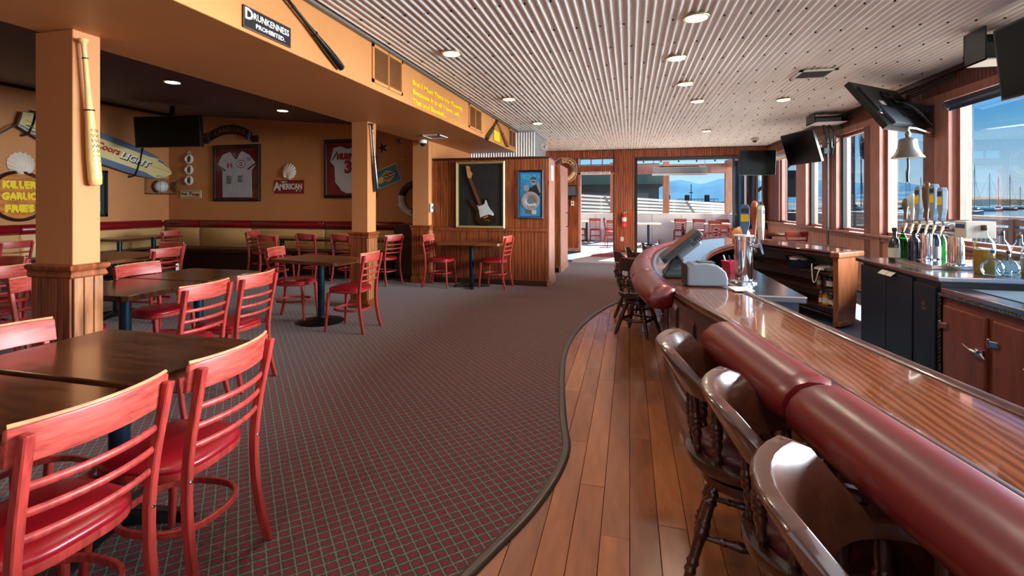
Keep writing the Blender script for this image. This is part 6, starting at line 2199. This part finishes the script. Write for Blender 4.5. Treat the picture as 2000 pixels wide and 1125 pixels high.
for a in ((1860, 417, 302, 'sailboat whose mast stands against the window post, left in the large window', HULLD, 2.3), (1886, 419, 299, 'dark-hulled sailboat with the tallest mast in the large window', HULLD, .3),
          (1903, 412, 322, 'sailboat behind the tallest-masted dark hull', HULLW, .9), (1930, 413, 338, 'grey sailboat in the middle of the large window', HULLD, .2), (1950, 409, 345, 'sailboat with a slanting stay right of the middle one', HULLW, 1.0),
          (1971, 411, 341, 'sailboat near the right edge of the large window', HULLD, .5), (1991, 409, 364, 'smallest sailboat at the right picture edge', HULLD, .4),
          (1768, 409, 330, 'sailboat left of the bell rope behind the window', HULLD, .5), (1775, 408, 331, 'sailboat directly beside the one left of the bell rope', HULLD, .9), (1797, 410, 345, 'white sailboat right of the bell rope', HULLW, .6),
          (1686, 409, 335, 'white sailboat beyond the large grey mast', HULLW, .4), (1616, 409, 350, 'small sailboat in the narrow window left of the conduit pole', HULLW, .4)):
    sailboat(*a)
p = od(1661, 397, 26)
mt = thing('dock_mast', 'thick grey dock mast with a flared foot outside the narrow window', 'mast', (p[0], p[1], WZ))
MB().loft([[(x * s, y * s, z) for x, y in ((-1, -1), (1, -1), (1, 1), (-1, 1))] for s, z in ((.85, 0), (.6, 1.2), (.3, 2.4), (.16, 2.6), (.15, 9))]).build('shaft', M('mast_steel', (74, 78, 84), .5, metal=.3), mt)
for dx in (-1.0, -.6, .9, 1.3):
    MB().tube([(dx, dx * .5, .5), (dx * .3, 0, 9)], .02, 5).build('stay', MAST, mt)
p = od(1681, 285, 24)
fg = thing('flag', 'drooping black flag outside the narrow window', 'flag', (p[0], p[1], p[2]))
fgm = MB()
fgm.loft([[(.0 + w * math.cos(q * .7), w * .3 * math.sin(q * 4), .62 - q * 1.25 - w * .25) for w in (-.02, .2 * min(1, q * 1.6), .42 * min(1, q * 1.6), .5 * min(1, q * 1.5))] for q in (0, .2, .4, .6, .8, 1)], closed=False, caps=False)
fgm.build('cloth', M('flag_black', (22, 20, 24), .8), fg, smooth=60)
MB().tube([(0.02, 0, .9), (.02, 0, -p[2] - .05)], .03, 6).build('staff', MAST, fg)
p = od(1530, 397, 22)
hs = thing('dock_hoist', 'black dock hoist with post and winch outside the far corner window', 'hoist', (p[0], p[1], WZ))
MB().box(-.15, .15, -.15, .15, 0, 6.5).build('post', BLACK, hs)
MB().loft([[(x * s + .25, y * s, z) for x, y in ((-.7, -.3), (.5, -.3), (.5, .3), (-.7, .3))] for s, z in ((.8, 2.9), (1, 3.2), (1.05, 3.7), (.6, 4.1))]).build('winch_housing', M('hoist_dark', (40, 40, 42), .6), hs)
MB().box(-2, 1.9, -1, 1, 1.6, 2.2).build('platform', M('hoist_dark', (40, 40, 42), .6), hs)
MB().tube([(.7, 0, 2.2), (.7, 0, 2.7), (1.0, 0, 3.0)], .1, 8).build('hook', BLACK, hs)

# gangway, dark building and boat beyond the patio
SLATW = M('gangway_white', (244, 240, 230), .5)
gw = thing('gangway', 'white slatted gangway sloping down beyond the patio wall', 'gangway', (0, 22, 0))
A0, A1 = oy(1040, 376, 22), oy(1470, 402, 22)
B0, B1 = oy(1040, 412, 22), oy(1470, 424, 22)
for k in range(5):
    q = k / 4.6
    a_ = Vector(A0).lerp(Vector(B0), q) - Vector((0, 22, 0))
    b_ = Vector(A1).lerp(Vector(B1), q) - Vector((0, 22, 0))
    MB().bar(a_, b_, .05, .095, ref=(0, 1, 0)).build('slat', SLATW, gw)
for k in range(7):
    q = k / 6
    a_ = Vector(A0).lerp(Vector(A1), q) - Vector((0, 22.05, .0))
    MB().box(a_.x - .05, a_.x + .05, .06, .16, -1.2, a_.z + .05).build('post', M('gangway_grey', (120, 120, 116), .6), gw)
for q in (.35, .72):
    a_ = Vector(A0).lerp(Vector(A1), q) - Vector((0, 22, 0))
    MB().bar((a_.x, -.06, a_.z), (a_.x + .5, -.06, a_.z - .75), .08, .04, ref=(0, 0, 1)).build('brace', M('gangway_grey', (120, 120, 116), .6), gw)
bd = thing('harbour_building', 'dark grey dockside building with green fascia beyond the patio', 'building', (0, 25, WZ))
xa, xb = oy(1040, 397, 25)[0], oy(1287, 397, 25)[0]
BSID = M('dark_siding', (46, 52, 54), .7, grain=(12, 12, .3), amt=.2)
MB().box(xa, xb, 0, 6, 0, 4.6).build('wall', BSID, bd)
MB().loft([[(x, y, z) for x, y in ((xa - .3, -.5), (xb + .3, -.5), (xb + .3, 6.5), (xa - .3, 6.5))] for z in (3.55, 4.2)]).build('green_fascia', M('green_fascia', (44, 78, 74), .6), bd)
for k in range(4):
    x = xb - 1.2 - 1.9 * k
    f = MB().box(x - .75, x + .75, -.04, 0, 1.9, 3.2).build('window', BLACK, bd)
    MB().box(x - .68, x + .68, -.05, -.04, 1.97, 3.13).build('pane', M('dark_pane', (70, 80, 86), .15), f)
p = od(1375, 397, 60)
bt = thing('work_boat', 'long dark work boat with railed white wheelhouse before the blue hills', 'boat', (p[0], p[1], WZ))
MB().loft([[(q, -1.5, .3), (q, -1.6, 2.45 + .01 * q), (q, 1.6, 2.45 + .01 * q), (q, 1.5, .3)] for q in (-6, -3, 0, 4, 7)]).build('hull', HULLD, bt)
MB().box(-2.8, 1.2, -1.2, 1.2, 2.4, 2.9).build('wheelhouse', HULLW, bt)
MB().box(-3.1, 1.4, -1.3, 1.3, 3.1, 3.16).build('rail', BLACK, bt)
for k in range(11):
    MB().box(-3.1 + .45 * k, -3.06 + .45 * k, -1.3, -1.26, 2.4, 3.12).build('rail_post', BLACK, bt)
MB().tube([(-1.5, 0, 2.9), (-1.5, 0, 5.0)], .05, 6).build('mast', BLACK, bt)
MB().box(-1.75, -1.3, -.05, .05, 3.9, 4.0).build('antenna', BLACK, bt)
MB().tube([(4.6, 0, 2.4), (4.6, 0, 9.5)], .14, 8).build('crane_post', BLACK, bt)
MB().bar((4.2, -.3, 2.5), (9.5, -.3, 7.2), .35, .3, ref=(0, 0, 1)).build('crane_boom', BLACK, bt)
MB().tube([(-6, 0, 2.4), (-6.0, 0, 8.5)], .04, 6).build('pole', MAST, bt)

dk = thing('dock_wall', 'dark timber dock wall running behind the white gangway', 'dock', (0, 30, WZ))
xa, xb = oy(1285, 397, 30)[0], oy(1520, 397, 30)[0]
MB().box(xa, xb, 0, 1.5, 0, 2.62).build('wall', M('dock_timber', (40, 38, 36), .7, grain=(6, 6, 1), amt=.3), dk)
MB().box(xa, xb, -.1, 1.6, 2.62, 2.70).build('cap_beam', M('dock_cap', (66, 62, 58), .7), dk)
for k in range(6):
    x = xa + (xb - xa) * (k + .5) / 6
    MB().tube([(x, -.2, -.3), (x, -.2, 3.1)], .14, 10).build('pile', M('dock_timber', (40, 38, 36), .7), dk, smooth=40)
